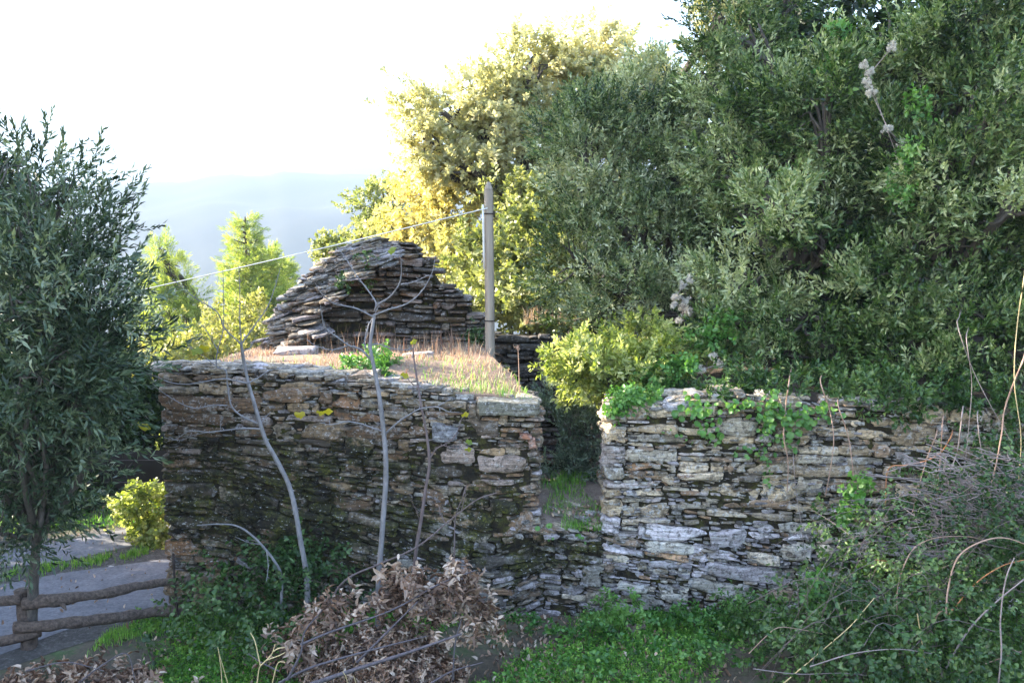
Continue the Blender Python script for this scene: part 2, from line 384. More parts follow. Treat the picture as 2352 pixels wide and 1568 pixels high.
def wall_face(mb, x0, x1, z0, z1, Y, inside, r, hs, lk, weights, moss, shear=None, depth=.22, prot=.02, gap=.007, lmax=.6, lod=False, axis='x', tone=None, big=0):
    for (x, z, L, h) in pack(x0, x1, z0, z1, r, hs, lk, lmax, big=big):
        zz = z + (shear(x, z) if shear else 0)
        if not inside(x, zz): continue
        sl = (shear(x + .05, z) - shear(x - .05, z)) / .1 if shear else 0
        if shear: h *= 1 + (shear(x, z + .03) - shear(x, z - .03)) / .06
        V, F = stone(max(L - gap, .03) * 1.02, depth, max(h - gap, .012) * 1.04, r, lod=lod)
        y = Y + depth / 2 + r.normal() * prot - (r.random() < .06) * prot * 1.5
        c = pick(r, weights(x, zz)) * (np.asarray(tone(x, zz)) if tone else 1); m = np.clip(moss(x, zz) + r.normal() * .05, -.3, .5)
        rt = rotm(r.normal() * .05, -math.atan(sl) + r.normal() * .025, r.normal() * .05)
        if axis == 'x': cc = (x, y, zz)
        else: rt = rotm(0, 0, math.pi / 2) @ rt; cc = (y, x, zz)
        place(mb, V, F, rt, cc, (*c, m))
def prism(mb, poly, y0, y1, n=3):
    """extruded outline in the x-z plane"""
    poly = np.asarray(poly, float); k = len(poly)
    V = np.concatenate([np.stack([poly[:, 0], np.full(k, y), poly[:, 1]], -1) for y in (y0, y1)])
    i = np.arange(k); j = (i + 1) % k
    mb.add(V, [np.stack([i, j, j + k, i + k], -1), i[None, :], (i + k)[None, ::-1]], colr=(.02, .017, .012, 0))
def inpoly(poly):
    poly = [tuple(p) for p in poly]
    def f(x, z):
        c = False
        for i in range(len(poly)):
            (x1, z1), (x2, z2) = poly[i], poly[i - 1]
            if (z1 > z) != (z2 > z) and x < (x2 - x1) * (z - z1) / (z2 - z1) + x1: c = not c
        return c
    return f
WY = 7.5
def XZ(u, v, Y=WY): p = P(u, v, Y); return (p[0], p[2])
def skin(mb, inside, x0, x1, z0, z1, Y, seed, amp=.035, step=.022):
    """earth, moss and grit packed into the joints: a lumpy sheet just behind the stone faces"""
    xs = np.arange(x0, x1, step); zs = np.arange(z0, z1, step); X, Z = np.meshgrid(xs, zs); p = np.stack([X.ravel(), Z.ravel()], -1)
    y = Y + .03 - amp * .55 * snoise(p, 5, seed, 3) - amp * .5 * snoise(p * [1, 2.2], 22, seed + 1, 2); keep = np.array([inside(a, b) for a, b in p]).reshape(X.shape)
    V = np.stack([p[:, 0], y, p[:, 1]], -1); n = len(xs); i, j = np.where(keep[:-1, :-1] & keep[1:, :-1] & keep[:-1, 1:] & keep[1:, 1:])
    a = i * n + j; mb.add(V, np.stack([a, a + 1, a + n + 1, a + n], -1))
def chips(mb, x0, x1, z0, z1, Y, inside, r, moss, shear, weights, back=.028):
    """small packing stones wedged into the joints"""
    for (x, z, L, h) in pack(x0, x1, z0, z1, r, (.026, .4, .014, .05), (1.6, 4.5), .16):
        zz = z + shear(x, z)
        if not inside(x, zz): continue
        V, F = stone(L * r.uniform(.7, 1.05), .09, max(h * (1 + (shear(x, z + .03) - shear(x, z - .03)) / .06) * r.uniform(.6, .95), .01), r, lod=True)
        sl = (shear(x + .05, z) - shear(x - .05, z)) / .1
        place(mb, V, F, rotm(r.normal() * .1, -math.atan(sl) + r.normal() * .08, r.normal() * .15), (x, Y + .045 + back + r.normal() * .016, zz), (*(pick(r, weights(x, zz)) * r.uniform(.5, 1.1)), np.clip(moss(x, zz) + .05 + r.normal() * .07, -.3, .5)))
# left wall with the sill of the ruined doorway
lo = [XZ(362, 848), XZ(470, 846), XZ(600, 852), XZ(800, 872), XZ(1000, 900), XZ(1090, 922), XZ(1238, 935), XZ(1236, 1100), XZ(1195, 1180), XZ(1215, 1222), XZ(1330, 1226), XZ(1412, 1216), XZ(1418, 1420)]
lx0, lx1 = XZ(364, 900)[0], XZ(1414, 1300)[0]
lpoly = [(lx0, -.25)] + lo[:-1] + [(lx1, -.25)]
def shearL(x, z):
    low = smooth01((1.55 - z) / .9)
    return -(.27 * low * smooth01((x + 2.7) / .8) * (1 - .35 * smooth01((x + .2) / .5)) + .045) * (x - lx0) * .75 + .34 * low + .06
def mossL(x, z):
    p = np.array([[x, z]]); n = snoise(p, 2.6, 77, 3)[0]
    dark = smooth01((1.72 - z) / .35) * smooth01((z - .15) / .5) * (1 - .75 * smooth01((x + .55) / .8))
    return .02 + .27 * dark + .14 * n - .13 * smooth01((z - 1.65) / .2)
def wL(x, z):
    if z > 1.5: return [5, 2, 1, 3, 1, .6, 1.2]
    if x > -.9 and z < .75: return [1, 2, 4.5, 1, 1, .3, .8]
    return [2, 2, 1.6, 4, 2.5, .8, .3]
wl = empty('ruined_wall', (-1.2, 7.75, 0), 'dark mossy dry stone wall stub left of the broken doorway gap', 'stone wall')
mb = MB()
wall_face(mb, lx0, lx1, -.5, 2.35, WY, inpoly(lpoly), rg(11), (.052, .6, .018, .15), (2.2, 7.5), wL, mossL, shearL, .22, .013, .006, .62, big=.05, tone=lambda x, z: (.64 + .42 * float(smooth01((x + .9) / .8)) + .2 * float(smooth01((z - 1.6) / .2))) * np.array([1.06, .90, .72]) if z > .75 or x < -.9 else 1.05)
chips(mb, lx0 + .05, lx1, -.5, 2.3, WY, inpoly(lpoly), rg(14), mossL, shearL, wL, .012)
r = rg(12)
wall_face(mb, 7.55, 8.05, -.1, 1.75, .03, lambda x, z: True, r, (.06, .45, .03, .12), (2, 5), lambda x, z: [3, 1, 1, 3, 2, 3, 1], lambda x, z: .02, None, .2, .02, axis='y')   # doorway reveal
for k in range(120):  # stones lying in the collapsed sill
    t = r.random(); x = r.uniform(.0, .82); y = 7.52 + t * .6; z = .70 + t * .27 + r.normal() * .015
    V, F = stone(r.uniform(.06, .2), r.uniform(.06, .15), r.uniform(.02, .05), r); place(mb, V, F, rotm(.25, 0, r.uniform(0, 3)), (x, y, z), (*pick(r, [3, 2, 2, 3, 1, 1, 1]), .02))
for k in range(80):  # rough stones along the top
    x = lx0 + (k + r.random()) / 80 * 3.05; z = np.interp(x, [q[0] for q in lo[:7]], [q[1] for q in lo[:7]])
    V, F = stone(r.uniform(.12, .34), r.uniform(.12, .25), r.uniform(.03, .07), r); place(mb, V, F, rotm(r.normal() * .06, r.normal() * .05, r.normal() * .3), (x, 7.6 + r.random() * .25, z + .0), (*pick(r, [4, 2, 1, 3, 1, 1, 1]), .04))
for k in range(60):  # the left end of the wall
    V, F = stone(r.uniform(.12, .3), .2, r.uniform(.04, .1), r); place(mb, V, F, rotm(0, 0, math.pi / 2 + r.normal() * .05), (lx0 + .1, r.uniform(7.6, 9.6), r.uniform(0, 2)), (*pick(r, [3, 2, 1, 3, 2, 1, 1]), .08))
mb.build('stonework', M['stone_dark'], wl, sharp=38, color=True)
mc = MB(); ins = [(x + (.06 if x < -2 else (-.05 if .1 < x < .3 else 0)), z - .05) for x, z in lpoly]; ins[0] = (lx0 + .07, -.3); ins[-1] = (lx1 - .02, -.3)
prism(mc, ins, WY + .085, WY + .6); skin(mc, inpoly(ins), lx0, lx1, -.2, 2.2, WY, 61); mc.build('earth_core', M['core'], wl)
r = rg(13); mb = MB(); p0, p1 = P(1092, 940, 7.4), P(1240, 940, 7.4)
V, F = stone(p1[0] - p0[0], .34, .125, r, .07, k=12); place(mb, V, F, rotm(0, .03, .02), ((p0[0] + p1[0]) / 2, 7.58, (p0[2] + p1[2]) / 2), (.19, .18, .14, .0))
tag(mb.build('capstone', M['stone'], wl, sharp=38, color=True), 'thick flat grey capstone')
mb = MB(); V, F = stone(.22, .05, .17, r, .05); place(mb, V, F, rotm(0, .1, 0), P(1022, 995, 7.49), (.24, .24, .27, -.2))
tag(mb.build('face_stone', M['stone'], wl, sharp=38, color=True), 'smooth bluish grey slab set in the face')
mb = MB()
V, F = stone(.1, .12, .045, r, .1); place(mb, V, F, rotm(0, .2, 0), P(1208, 1000, 7.5), (.42, .19, .12, -.3))
V, F = stone(.06, .08, .1, r, .1); place(mb, V, F, rotm(0, -.3, 0), P(1222, 1017, 7.5), (.46, .25, .18, -.3))
tag(mb.build('brick_fragment', M['stone'], wl, sharp=38, color=True), 'broken orange brick lodged at the wall end')
# right wall
ro = [XZ(1398, 950), XZ(1500, 935), XZ(1525, 915), XZ(1700, 905), XZ(1800, 918), XZ(2000, 930), XZ(2200, 930), XZ(2600, 930), XZ(3400, 925)]
rx0, rx1 = XZ(1399, 1100)[0] + .01, 7.6
rpoly = [(XZ(1412, 1400)[0] + .03, -.25), XZ(1412, 1220), XZ(1396, 1200), XZ(1380, 1110)] + ro + [(rx1, -.25)]
def shearR(x, z):
    low = smooth01((.95 - z) / .6); return -(.03 + .13 * low * (1 - .5 * smooth01((x - 1.9) / 1))) * (x - rx0) + .12 * low
def mossR(x, z):
    n = snoise(np.array([[x, z]]), 3.1, 78, 3)[0]
    return -.12 + .13 * n + .08 * smooth01((z - 1.3) / .3) - .05 * smooth01((.7 - z) / .3)
def wR(x, z):
    if z < .75: return [1.2, 3, 6, .5, .4, .3, 2]
    if z > 1.3: return [4.5, 2.5, 1.2, 1.5, .6, .5, 3]
    return [3.5, 3, 3, 1, .6, .7, 3]
wr = empty('retaining_wall', (2.4, 7.75, 0), 'pale grey dry stone wall with green plants right of the doorway gap', 'stone wall')
mb = MB(); r = rg(21)
wall_face(mb, rx0 - .06, rx1, -.5, 2.0, WY, inpoly(rpoly), r, (.072, .55, .024, .18), (2.2, 7.0), wR, mossR, shearR, .22, .012, .006, .72, big=.09, tone=lambda x, z: (1.25 + .5 * float(smooth01((1.0 - z) / .5))) * (np.array([1.04, .98, .88]) if z > .85 else np.array([1., 1., 1.])))
chips(mb, rx0 + .03, rx1, -.5, 2.0, WY, inpoly(rpoly), rg(24), mossR, shearR, wR, .006)
wall_face(mb, 7.62, 8.1, .05, 1.78, rx0 - .03, lambda x, z: True, r, (.055, .45, .025, .1), (2, 4.5), lambda x, z: [4, 1, 1, 2, .5, 3.5, 2], lambda x, z: -.02, None, .2, .02, axis='y')
for k in range(40):
    x = r.uniform(rx0 + .3, rx1); z = np.interp(x, [q[0] for q in ro], [q[1] for q in ro])
    V, F = stone(r.uniform(.15, .4), r.uniform(.12, .25), r.uniform(.03, .08), r); place(mb, V, F, rotm(0, r.normal() * .04, r.normal() * .3), (x, 7.62 + r.random() * .2, z), (*pick(r, wR(0, 2)), .04))
mb.build('stonework', M['stone_pale'], wr, sharp=38, color=True)
mc = MB(); ins = [(max(x, rx0 + .05), z - .05) for x, z in rpoly]; prism(mc, ins, WY + .09, WY + .6); skin(mc, inpoly(ins), rx0, rx1, -.2, 2.0, WY, 62, .03); mc.build('earth_core', M['core'], wr)
# gable of the house behind
GY = 10.2
g = [XZ(q[0], q[1], GY) for q in ((560, 830), (612, 792), (640, 745), (655, 700), (690, 650), (715, 628), (762, 590), (800, 562), (830, 552), (905, 556), (952, 558), (960, 578), (985, 595), (992, 622), (1010, 648), (1040, 668), (1075, 690), (1085, 715), (1110, 742), (1122, 790), (1125, 860))]
gw = empty('gable_ruin', (-1.2, GY + .25, 1.8), 'tallest ruined stone gable rising to a stepped point behind the grassy terrace', 'stone gable')
mb = MB(); r = rg(31)
wG = lambda x, z: [1.2, 3, 2.6, 1.6, 3.4, .9, .6]
wall_face(mb, g[0][0], g[-1][0], 1.4, 3.3, GY, inpoly(g), r, (.040, .5, .018, .10), (2.5, 8), wG, lambda x, z: -.06 + .12 * snoise(np.array([[x, z]]), 3, 5)[0], lambda x, z: .02 * math.sin(x * 3), .3, .04, .008, .5, tone=lambda x, z: np.array([.66, .56, .46]))
wall_face(mb, g[0][0], g[-1][0], 1.4, 3.3, GY + .3, inpoly(g), r, (.05, .48, .018, .10), (2.5, 6), wG, lambda x, z: 0, None, .3, .03, .008, .45, lod=True)
sl = [(620, 775), (650, 705), (695, 648), (762, 592), (800, 562), (870, 552)]
for k in range(270):  # slabs stepping down on the lit left shoulder
    t = r.random(); u = np.interp(t, np.linspace(0, 1, 6), [q[0] for q in sl]); v = np.interp(t, np.linspace(0, 1, 6), [q[1] for q in sl])
    s = r.random() ** 1.4; du = s * (62 if t < .8 else 40) ; dv = s * 42
    c = P(u + du + r.normal() * 8, v + dv + 6 + r.normal() * 5, GY - s * .45)
    V, F = stone(r.uniform(.12, .32), r.uniform(.14, .26), r.uniform(.018, .045), r); place(mb, V, F, rotm(.12 + r.normal() * .08, -.18 + r.normal() * .12, r.normal() * .4), c, (*(pick(r, [2, 4, 2, 1, 2.5, 1, .6]) * .72), .0))
mb.build('stonework', M['stone_dark'], gw, sharp=38, color=True)
mc = MB(); prism(mc, [(x * .985 - .02, z - .06) for x, z in g], GY + .1, GY + .55)
mc.build('earth_core', M['core'], gw, smooth=False)
# low dark wall farther back, seen through the gap
dpoly = [XZ(q[0], q[1], 11.2) for q in ((1090, 760), (1150, 768), (1265, 770), (1340, 800), (1460, 830), (1460, 1120), (1060, 1120))]
dw = empty('back_wall', (.3, 11.4, 0), 'dark slate wall in shadow between the pole and the gap shrub', 'stone wall')
mb = MB(); dp = [(x, z) for x, z in dpoly]
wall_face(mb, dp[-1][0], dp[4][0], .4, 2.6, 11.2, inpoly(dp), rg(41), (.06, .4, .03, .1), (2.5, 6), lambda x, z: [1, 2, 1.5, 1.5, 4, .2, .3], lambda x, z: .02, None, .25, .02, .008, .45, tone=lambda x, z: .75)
mb.build('stonework', M['stone_dark'], dw, sharp=38, color=True)
mc = MB(); prism(mc, [(x, z - .04) for x, z in dp], 11.3, 11.7); mc.build('earth_core', M['core'], dw, smooth=False)

# terraces (earth behind the walls)
def slant(x, y): return x - .46 * np.clip((y - 7.7) / 2.0, 0, 1.6) * np.clip((x - lx0) / 3.0, 0, 1)
def lefttop(x, y):
    front = np.interp(x, [lx0, -1.2, -.2, .25], [2.03, 1.97, 1.86, 1.78]); t = smooth01((y - 7.6) / 1.1)
    z = front * (1 - t) + t * (2.0 - .1 * smooth01((x + .4) / .8)) + .035 * snoise(np.stack([x, y], -1), 3.0, 51) - .02
    return z + .06 * np.exp(-((x + 1.3) / .9) ** 2 - ((y - 8.6) / .6) ** 2)
def block(name, x0, x1, y0, y1, f, mat, zb, nx=60, ny=50):
    V, F = grid(np.linspace(x0, x1, nx), np.linspace(y0, y1, ny), f)
    if name == 'terrace': V[:, 0] = slant(V[:, 0], V[:, 1]); V[:, 2] = f(V[:, 0], V[:, 1])
    m = MB().add(V, F)
    ring = list(range(nx)) + [nx * (j + 1) - 1 for j in range(1, ny)] + [nx * (ny - 1) + i for i in range(nx - 2, -1, -1)] + [nx * j for j in range(ny - 2, 0, -1)]
    A_ = V[ring]; B_ = A_.copy(); B_[:, 2] = zb; k = len(ring); i = np.arange(k); j = (i + 1) % k
    m.add(np.concatenate([A_, B_]), np.stack([j, i, i + k, j + k], -1)); return tag(m.build(name, mat), kind='structure')
block('terrace', lx0 + .12, .17, 7.62, 10.9, lefttop, M['terrace'], -.4)
def righttop(x, y):
    return 1.66 + .10 * smooth01((y - 7.7) / .5) + .05 * np.maximum(0, y - 8) + .06 * np.maximum(0, x - 1) + .04 * snoise(np.stack([x, y], -1), 2.4, 52)
block('hillside', rx0 + .12, 16, 7.66, 22, righttop, M['litter_soil'], -6, 90, 90)
block('doorway_floor', .06, rx0 + .1, 7.62, 11.25, lambda x, y: .72 + .26 * smooth01((y - 7.5) / .55) - .65 * smooth01((y - 8.1) / .5) + .04 * snoise(np.stack([x, y], -1), 5, 53), M['sill_soil'], -.3, 30, 40)

# ---------------------------------------------------------------- foliage
def leaf(n6=True):
    return None
LF6 = np.array([[0, 1, 2, 3], [3, 4, 5, 0]])
def leaf_shape(L, W, fold, curl, n6):
    if n6: v = np.array([(0, 0, 0), (W * .48, L * .3, fold * W), (W * .42, L * .68, fold * W), (0, L, 0), (-W * .42, L * .68, fold * W), (-W * .48, L * .3, fold * W)])
    else: v = np.array([(0, 0, 0), (W * .5, L * .45, fold * W), (0, L, 0), (-W * .5, L * .45, fold * W)])
    v[:, 2] -= curl * (v[:, 1] / L) ** 2 * L; return v
def spray(r, n, length, L, W, ang=50, fold=.25, curl=.15, n6=True, kind='alt', tipang=20):
    """twig along +Z with leaves set round it; local Y of a leaf is its length"""
    Vs = []; k = 6 if n6 else 4
    for i in range(n):
        t = (i + .5 + r.normal() * .2) / n; a = i * 2.4 if kind == 'alt' else (i % 2) * math.pi + (i // 2) * 1.57
        a += r.normal() * .3; el = R(ang * (1 - t) + tipang * t + r.normal() * 12)
        v = leaf_shape(L * r.uniform(.65, 1.15), W * r.uniform(.75, 1.2), fold, curl * r.normal(1, .8), n6)
        d = np.array([math.cos(a) * math.sin(el), math.sin(a) * math.sin(el), math.cos(el)])
        s = nrm(np.cross(d, [math.cos(a) * .3, math.sin(a) * .3, 1]) + r.normal(size=3) * .35); s = nrm(s - d * (s @ d)); u = np.cross(s, d)
        Vs.append(v[:, :1] * s + v[:, 1:2] * d + v[:, 2:3] * u + np.array([0, 0, t * length]) + r.normal(size=3) * np.array([.008, .008, 0]))
    return np.concatenate(Vs), k
def tpls(seed, m, **kw):
    r = rg(seed); return [spray(r, **kw) for _ in range(m)]
def scatter(mb, tp, pos_, dirs, scale, r, tint0=None, tvar=.16):
    N = len(pos_); which = r.integers(len(tp), size=N); d = nrm(dirs)
    ref = nrm(r.normal(size=(N, 3))); a = nrm(np.cross(d, ref)); b = np.cross(d, a)
    tint0 = r.random(N) if tint0 is None else tint0
    for w in range(len(tp)):
        ix = np.where(which == w)[0]
        if not len(ix): continue
        T, k = tp[w]; T = T[None] * np.asarray(scale)[ix, None, None]
        V = T[..., :1] * a[ix, None] + T[..., 1:2] * b[ix, None] + T[..., 2:] * d[ix, None] + pos_[ix, None]
        nl = T.shape[1] // k; V = V.reshape(-1, 3); base = np.arange(len(ix) * nl)[:, None] * k
        if k == 6: F = (base[:, None] + LF6[None]).reshape(-1, 4)
        else: F = base + np.arange(4)[None]
        t = np.clip(np.repeat(tint0[ix], nl) + r.normal(size=len(ix) * nl) * tvar, 0, 1)
        mb.add(V, F, np.repeat(t, k))
def B_(u, v, Y, ru, rv, ry=None, w=1.0):
    c = P(u, v, Y); s = Y / FPX; rx = ru * s; rz = rv * s; return (c, np.array([rx, ry or (rx + rz) * .45, rz]), w)
def W_(x, y, z, rx, rz, w=1.0): return (np.array([x, y, z], float), np.array([rx, rx, rz]), w)
def fol_points(blobs, dens, r, clump=9, spread=.34, up=.45, out=.8, rnd=.5, inner=.45, low=-.75):
    Ps, Ds, Ts, Cs = [], [], [], []
    for c, rad, w in blobs:
        area = 4 * np.pi * (rad[0] * rad[1] * rad[2]) ** (2 / 3); n = max(6, int(area * dens * w)); m = max(4, int(clump * area ** .5))
        q = nrm(r.normal(size=(m, 3))); q[:, 2] = np.maximum(q[:, 2], low); q = nrm(q); cr = (1 - inner * r.random(m) ** 1.6); cc = q * cr[:, None]
        bo_ = r.normal() * .13; wt = r.uniform(.4, 1.4, m); which = r.choice(m, n, p=wt / wt.sum()); ct = r.normal(.45, .16, m)
        p = cc[which] + r.normal(size=(n, 3)) * spread * r.uniform(.6, 1.2, m)[which][:, None]
        d = nrm(p) * out + (p - cc[which]) * .8 + np.array([0, 0, up]) + r.normal(size=(n, 3)) * rnd
        Ps.append(c + p * rad); Ds.append(d); Ts.append(bo_ + ct[which] + r.normal(size=n) * .12); Cs.append((c, c + cc * rad * .8))
    return np.concatenate(Ps), np.concatenate(Ds), np.clip(np.concatenate(Ts), 0, 1), Cs
def tree(name, label, cat, group, blobs, base, tr, leafm, barkm, tp, dens, seed, scale=(.8, 1.2), fork=.4, limb=True, trunk='trunk', crown='crown', side=8, **kw):
    r = rg(seed); base = np.asarray(base, float); root = empty(name, base, label, cat, group)
    Pp, D, T, C = fol_points(blobs, dens, r, **kw)
    mb = MB(); scatter(mb, tp, Pp, D, r.uniform(*scale, size=len(Pp)), r, T)
    mb.build(crown, leafm, root)
    tk = MB(); cen = np.mean([b[0] for b in blobs], 0); fk = base + (cen - base) * np.array([.55, .55, fork])
    tk.add(*tube([base - [0, 0, .15], base + (fk - base) * .5 + r.normal(size=3) * tr * .6, fk], tr, tr * .75, 10, side, .15, seed))
    if limb:
        for c, sub in C:
            mid = fk + (c - fk) * .5 + r.normal(size=3) * .12 * np.linalg.norm(c - fk) * np.array([1, 1, .4])
            tk.add(*tube([fk, mid, c], tr * .55, tr * .22, 9, 6, .1, seed))
            for q in sub[:9]:
                tk.add(*tube([mid + (c - mid) * r.uniform(.3, 1), (c + q) / 2 + r.normal(size=3) * .05, q], tr * .2, tr * .05, 6, 4))
    tk.build(trunk, barkm, root); return root

TP = {
 'phil': tpls(1, 8, n=16, length=.20, L=.062, W=.020, ang=65, tipang=18, fold=.22, n6=False),
 'olive': tpls(2, 8, n=20, length=.27, L=.068, W=.0165, ang=55, tipang=15, fold=.15, n6=False, kind='opp'),
 'oak': tpls(3, 8, n=14, length=.17, L=.085, W=.05, ang=75, tipang=30, fold=.2, n6=False),
 'oakbig': tpls(33, 8, n=14, length=.22, L=.12, W=.07, ang=80, tipang=30, fold=.2, n6=False),
 'needle': tpls(4, 6, n=26, length=.28, L=.17, W=.017, ang=60, tipang=12, fold=.1, curl=.05, n6=False),
 'round': tpls(5, 8, n=10, length=.12, L=.045, W=.036, ang=85, tipang=50, fold=.15, n6=True),
 'bramble': tpls(6, 10, n=9, length=.16, L=.040, W=.027, ang=85, tipang=55, fold=.18, n6=True),
 'bay': tpls(10, 8, n=12, length=.12, L=.062, W=.026, ang=75, tipang=25, fold=.2, n6=True),
 'dead': tpls(7, 10, n=13, length=.15, L=.052, W=.026, ang=85, tipang=40, fold=.45, curl=.45, n6=True),
 'fluff': tpls(8, 4, n=60, length=.02, L=.03, W=.004, ang=120, tipang=10, fold=.1, n6=False),
 'herb': tpls(9, 8, n=10, length=.05, L=.03, W=.02, ang=95, tipang=50, fold=.15, n6=True),
}
# trees on the hillside above the right wall
b1 = [B_(1330, 330, 10.6, 90, 110), B_(1430, 300, 11, 130, 120), B_(1500, 250, 11.2, 90, 90), B_(1540, 400, 10.8, 130, 130), B_(1370, 450, 10.4, 120, 120), B_(1480, 540, 10.3, 130, 110),
      B_(1330, 600, 10.2, 100, 110), B_(1450, 680, 10, 130, 100), B_(1330, 720, 10.6, 80, 70), B_(1590, 600, 10.2, 110, 110), B_(1570, 730, 9.8, 120, 100), B_(1450, 420, 11.2, 140, 140, None, .7)]
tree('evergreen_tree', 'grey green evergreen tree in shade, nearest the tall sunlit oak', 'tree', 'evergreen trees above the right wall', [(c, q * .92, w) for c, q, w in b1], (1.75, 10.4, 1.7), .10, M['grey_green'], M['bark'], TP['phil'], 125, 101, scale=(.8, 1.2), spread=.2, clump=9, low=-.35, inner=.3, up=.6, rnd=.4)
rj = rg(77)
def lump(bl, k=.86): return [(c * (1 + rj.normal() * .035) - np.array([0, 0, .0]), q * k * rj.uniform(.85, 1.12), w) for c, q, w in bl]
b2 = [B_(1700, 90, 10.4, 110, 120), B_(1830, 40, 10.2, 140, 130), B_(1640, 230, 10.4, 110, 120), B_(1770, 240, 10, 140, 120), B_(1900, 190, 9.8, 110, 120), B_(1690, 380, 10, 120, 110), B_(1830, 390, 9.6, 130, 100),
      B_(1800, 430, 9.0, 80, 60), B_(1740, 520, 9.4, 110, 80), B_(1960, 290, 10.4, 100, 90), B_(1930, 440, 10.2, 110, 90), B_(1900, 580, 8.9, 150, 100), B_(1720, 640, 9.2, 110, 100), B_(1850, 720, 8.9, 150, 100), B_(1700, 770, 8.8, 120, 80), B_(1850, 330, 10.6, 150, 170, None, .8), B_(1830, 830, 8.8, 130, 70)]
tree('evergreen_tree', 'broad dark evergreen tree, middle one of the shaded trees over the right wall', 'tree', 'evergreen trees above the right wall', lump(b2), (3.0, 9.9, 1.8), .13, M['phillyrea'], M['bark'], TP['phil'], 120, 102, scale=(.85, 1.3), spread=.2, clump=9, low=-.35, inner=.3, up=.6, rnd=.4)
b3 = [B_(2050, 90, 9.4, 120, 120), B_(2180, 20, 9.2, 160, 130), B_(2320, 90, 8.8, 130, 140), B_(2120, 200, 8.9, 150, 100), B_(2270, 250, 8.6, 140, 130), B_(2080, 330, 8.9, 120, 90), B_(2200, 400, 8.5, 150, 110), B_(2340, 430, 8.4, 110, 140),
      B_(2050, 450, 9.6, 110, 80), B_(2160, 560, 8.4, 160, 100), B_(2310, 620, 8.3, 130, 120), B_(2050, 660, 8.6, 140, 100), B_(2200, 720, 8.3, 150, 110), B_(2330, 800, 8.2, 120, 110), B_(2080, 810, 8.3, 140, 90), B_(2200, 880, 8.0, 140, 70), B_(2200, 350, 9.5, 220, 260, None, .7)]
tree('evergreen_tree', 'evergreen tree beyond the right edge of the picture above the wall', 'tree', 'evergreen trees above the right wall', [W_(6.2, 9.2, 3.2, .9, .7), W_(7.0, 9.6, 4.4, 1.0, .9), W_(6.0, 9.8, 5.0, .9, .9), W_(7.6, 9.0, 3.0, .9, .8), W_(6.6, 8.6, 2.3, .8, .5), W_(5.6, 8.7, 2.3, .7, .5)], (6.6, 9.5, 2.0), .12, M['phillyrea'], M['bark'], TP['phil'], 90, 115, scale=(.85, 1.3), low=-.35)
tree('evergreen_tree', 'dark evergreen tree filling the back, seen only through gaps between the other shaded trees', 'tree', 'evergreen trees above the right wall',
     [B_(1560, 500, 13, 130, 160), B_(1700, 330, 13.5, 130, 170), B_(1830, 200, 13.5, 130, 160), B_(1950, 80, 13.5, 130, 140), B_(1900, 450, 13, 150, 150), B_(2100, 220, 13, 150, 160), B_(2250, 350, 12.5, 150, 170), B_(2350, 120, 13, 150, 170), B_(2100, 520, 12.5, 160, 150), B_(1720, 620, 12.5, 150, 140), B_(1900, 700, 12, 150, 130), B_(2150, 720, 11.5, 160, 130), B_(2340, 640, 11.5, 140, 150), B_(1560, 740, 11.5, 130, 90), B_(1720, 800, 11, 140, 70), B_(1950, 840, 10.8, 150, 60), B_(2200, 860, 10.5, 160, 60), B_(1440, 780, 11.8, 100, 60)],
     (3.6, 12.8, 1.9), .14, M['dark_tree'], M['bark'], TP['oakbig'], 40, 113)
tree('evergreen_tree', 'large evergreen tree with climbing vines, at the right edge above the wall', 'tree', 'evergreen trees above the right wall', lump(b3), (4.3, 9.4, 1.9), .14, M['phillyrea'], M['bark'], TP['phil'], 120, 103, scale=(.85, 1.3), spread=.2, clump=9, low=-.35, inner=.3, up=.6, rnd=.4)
b = [B_(u, 885 + 12 * math.sin(u), 8.0 + .15 * math.sin(u * 3), 60, 40, .3) for u in range(1650, 2420, 75)] + [B_(u, 925 + 18 * math.sin(u * 2), 7.55, 46, 40, .15) for u in range(1960, 2520, 50)]
tree('undergrowth_shrub', 'low dark green undergrowth along the top of the right wall below the trees', 'shrub', None, b, (2.9, 8.15, 1.75), .03, M['bramble'], M['bark'], TP['bay'], 80, 112, scale=(.7, 1.1), limb=False, low=-.3)
b = [B_(1340, 833, 7.95, 70, 42), B_(1400, 808, 8.2, 70, 40), B_(1400, 868, 7.9, 80, 45), B_(1340, 878, 8.1, 50, 34), B_(1460, 848, 8.2, 70, 50), B_(1520, 818, 8.5, 60, 45), B_(1450, 783, 8.6, 70, 38), B_(1300, 818, 8.0, 42, 26)]
tree('overhanging_shrub', 'sunlit yellow green shrub leaning over the broken doorway gap', 'shrub', None, b, (.98, 8.4, 1.7), .03, M['lit_bush'], M['bark'], TP['bay'], 200, 104, low=-.9, scale=(.7, 1.1), up=.3)
b = [B_(1310, 1000, 8.3, 55, 55, .2), B_(1350, 1050, 8.2, 50, 55, .2), B_(1290, 1075, 8.25, 45, 45, .2), B_(1350, 975, 8.5, 50, 50, .2), B_(1290, 940, 8.8, 45, 50, .25), B_(1360, 920, 8.7, 45, 45, .25)]
tree('gap_shrub', 'dull grey green bush growing inside the ruin, seen through the gap', 'shrub', None, b, (.6, 8.3, .8), .03, M['gap_leaf'], M['bark'], TP['phil'], 170, 105, scale=(.6, .9))
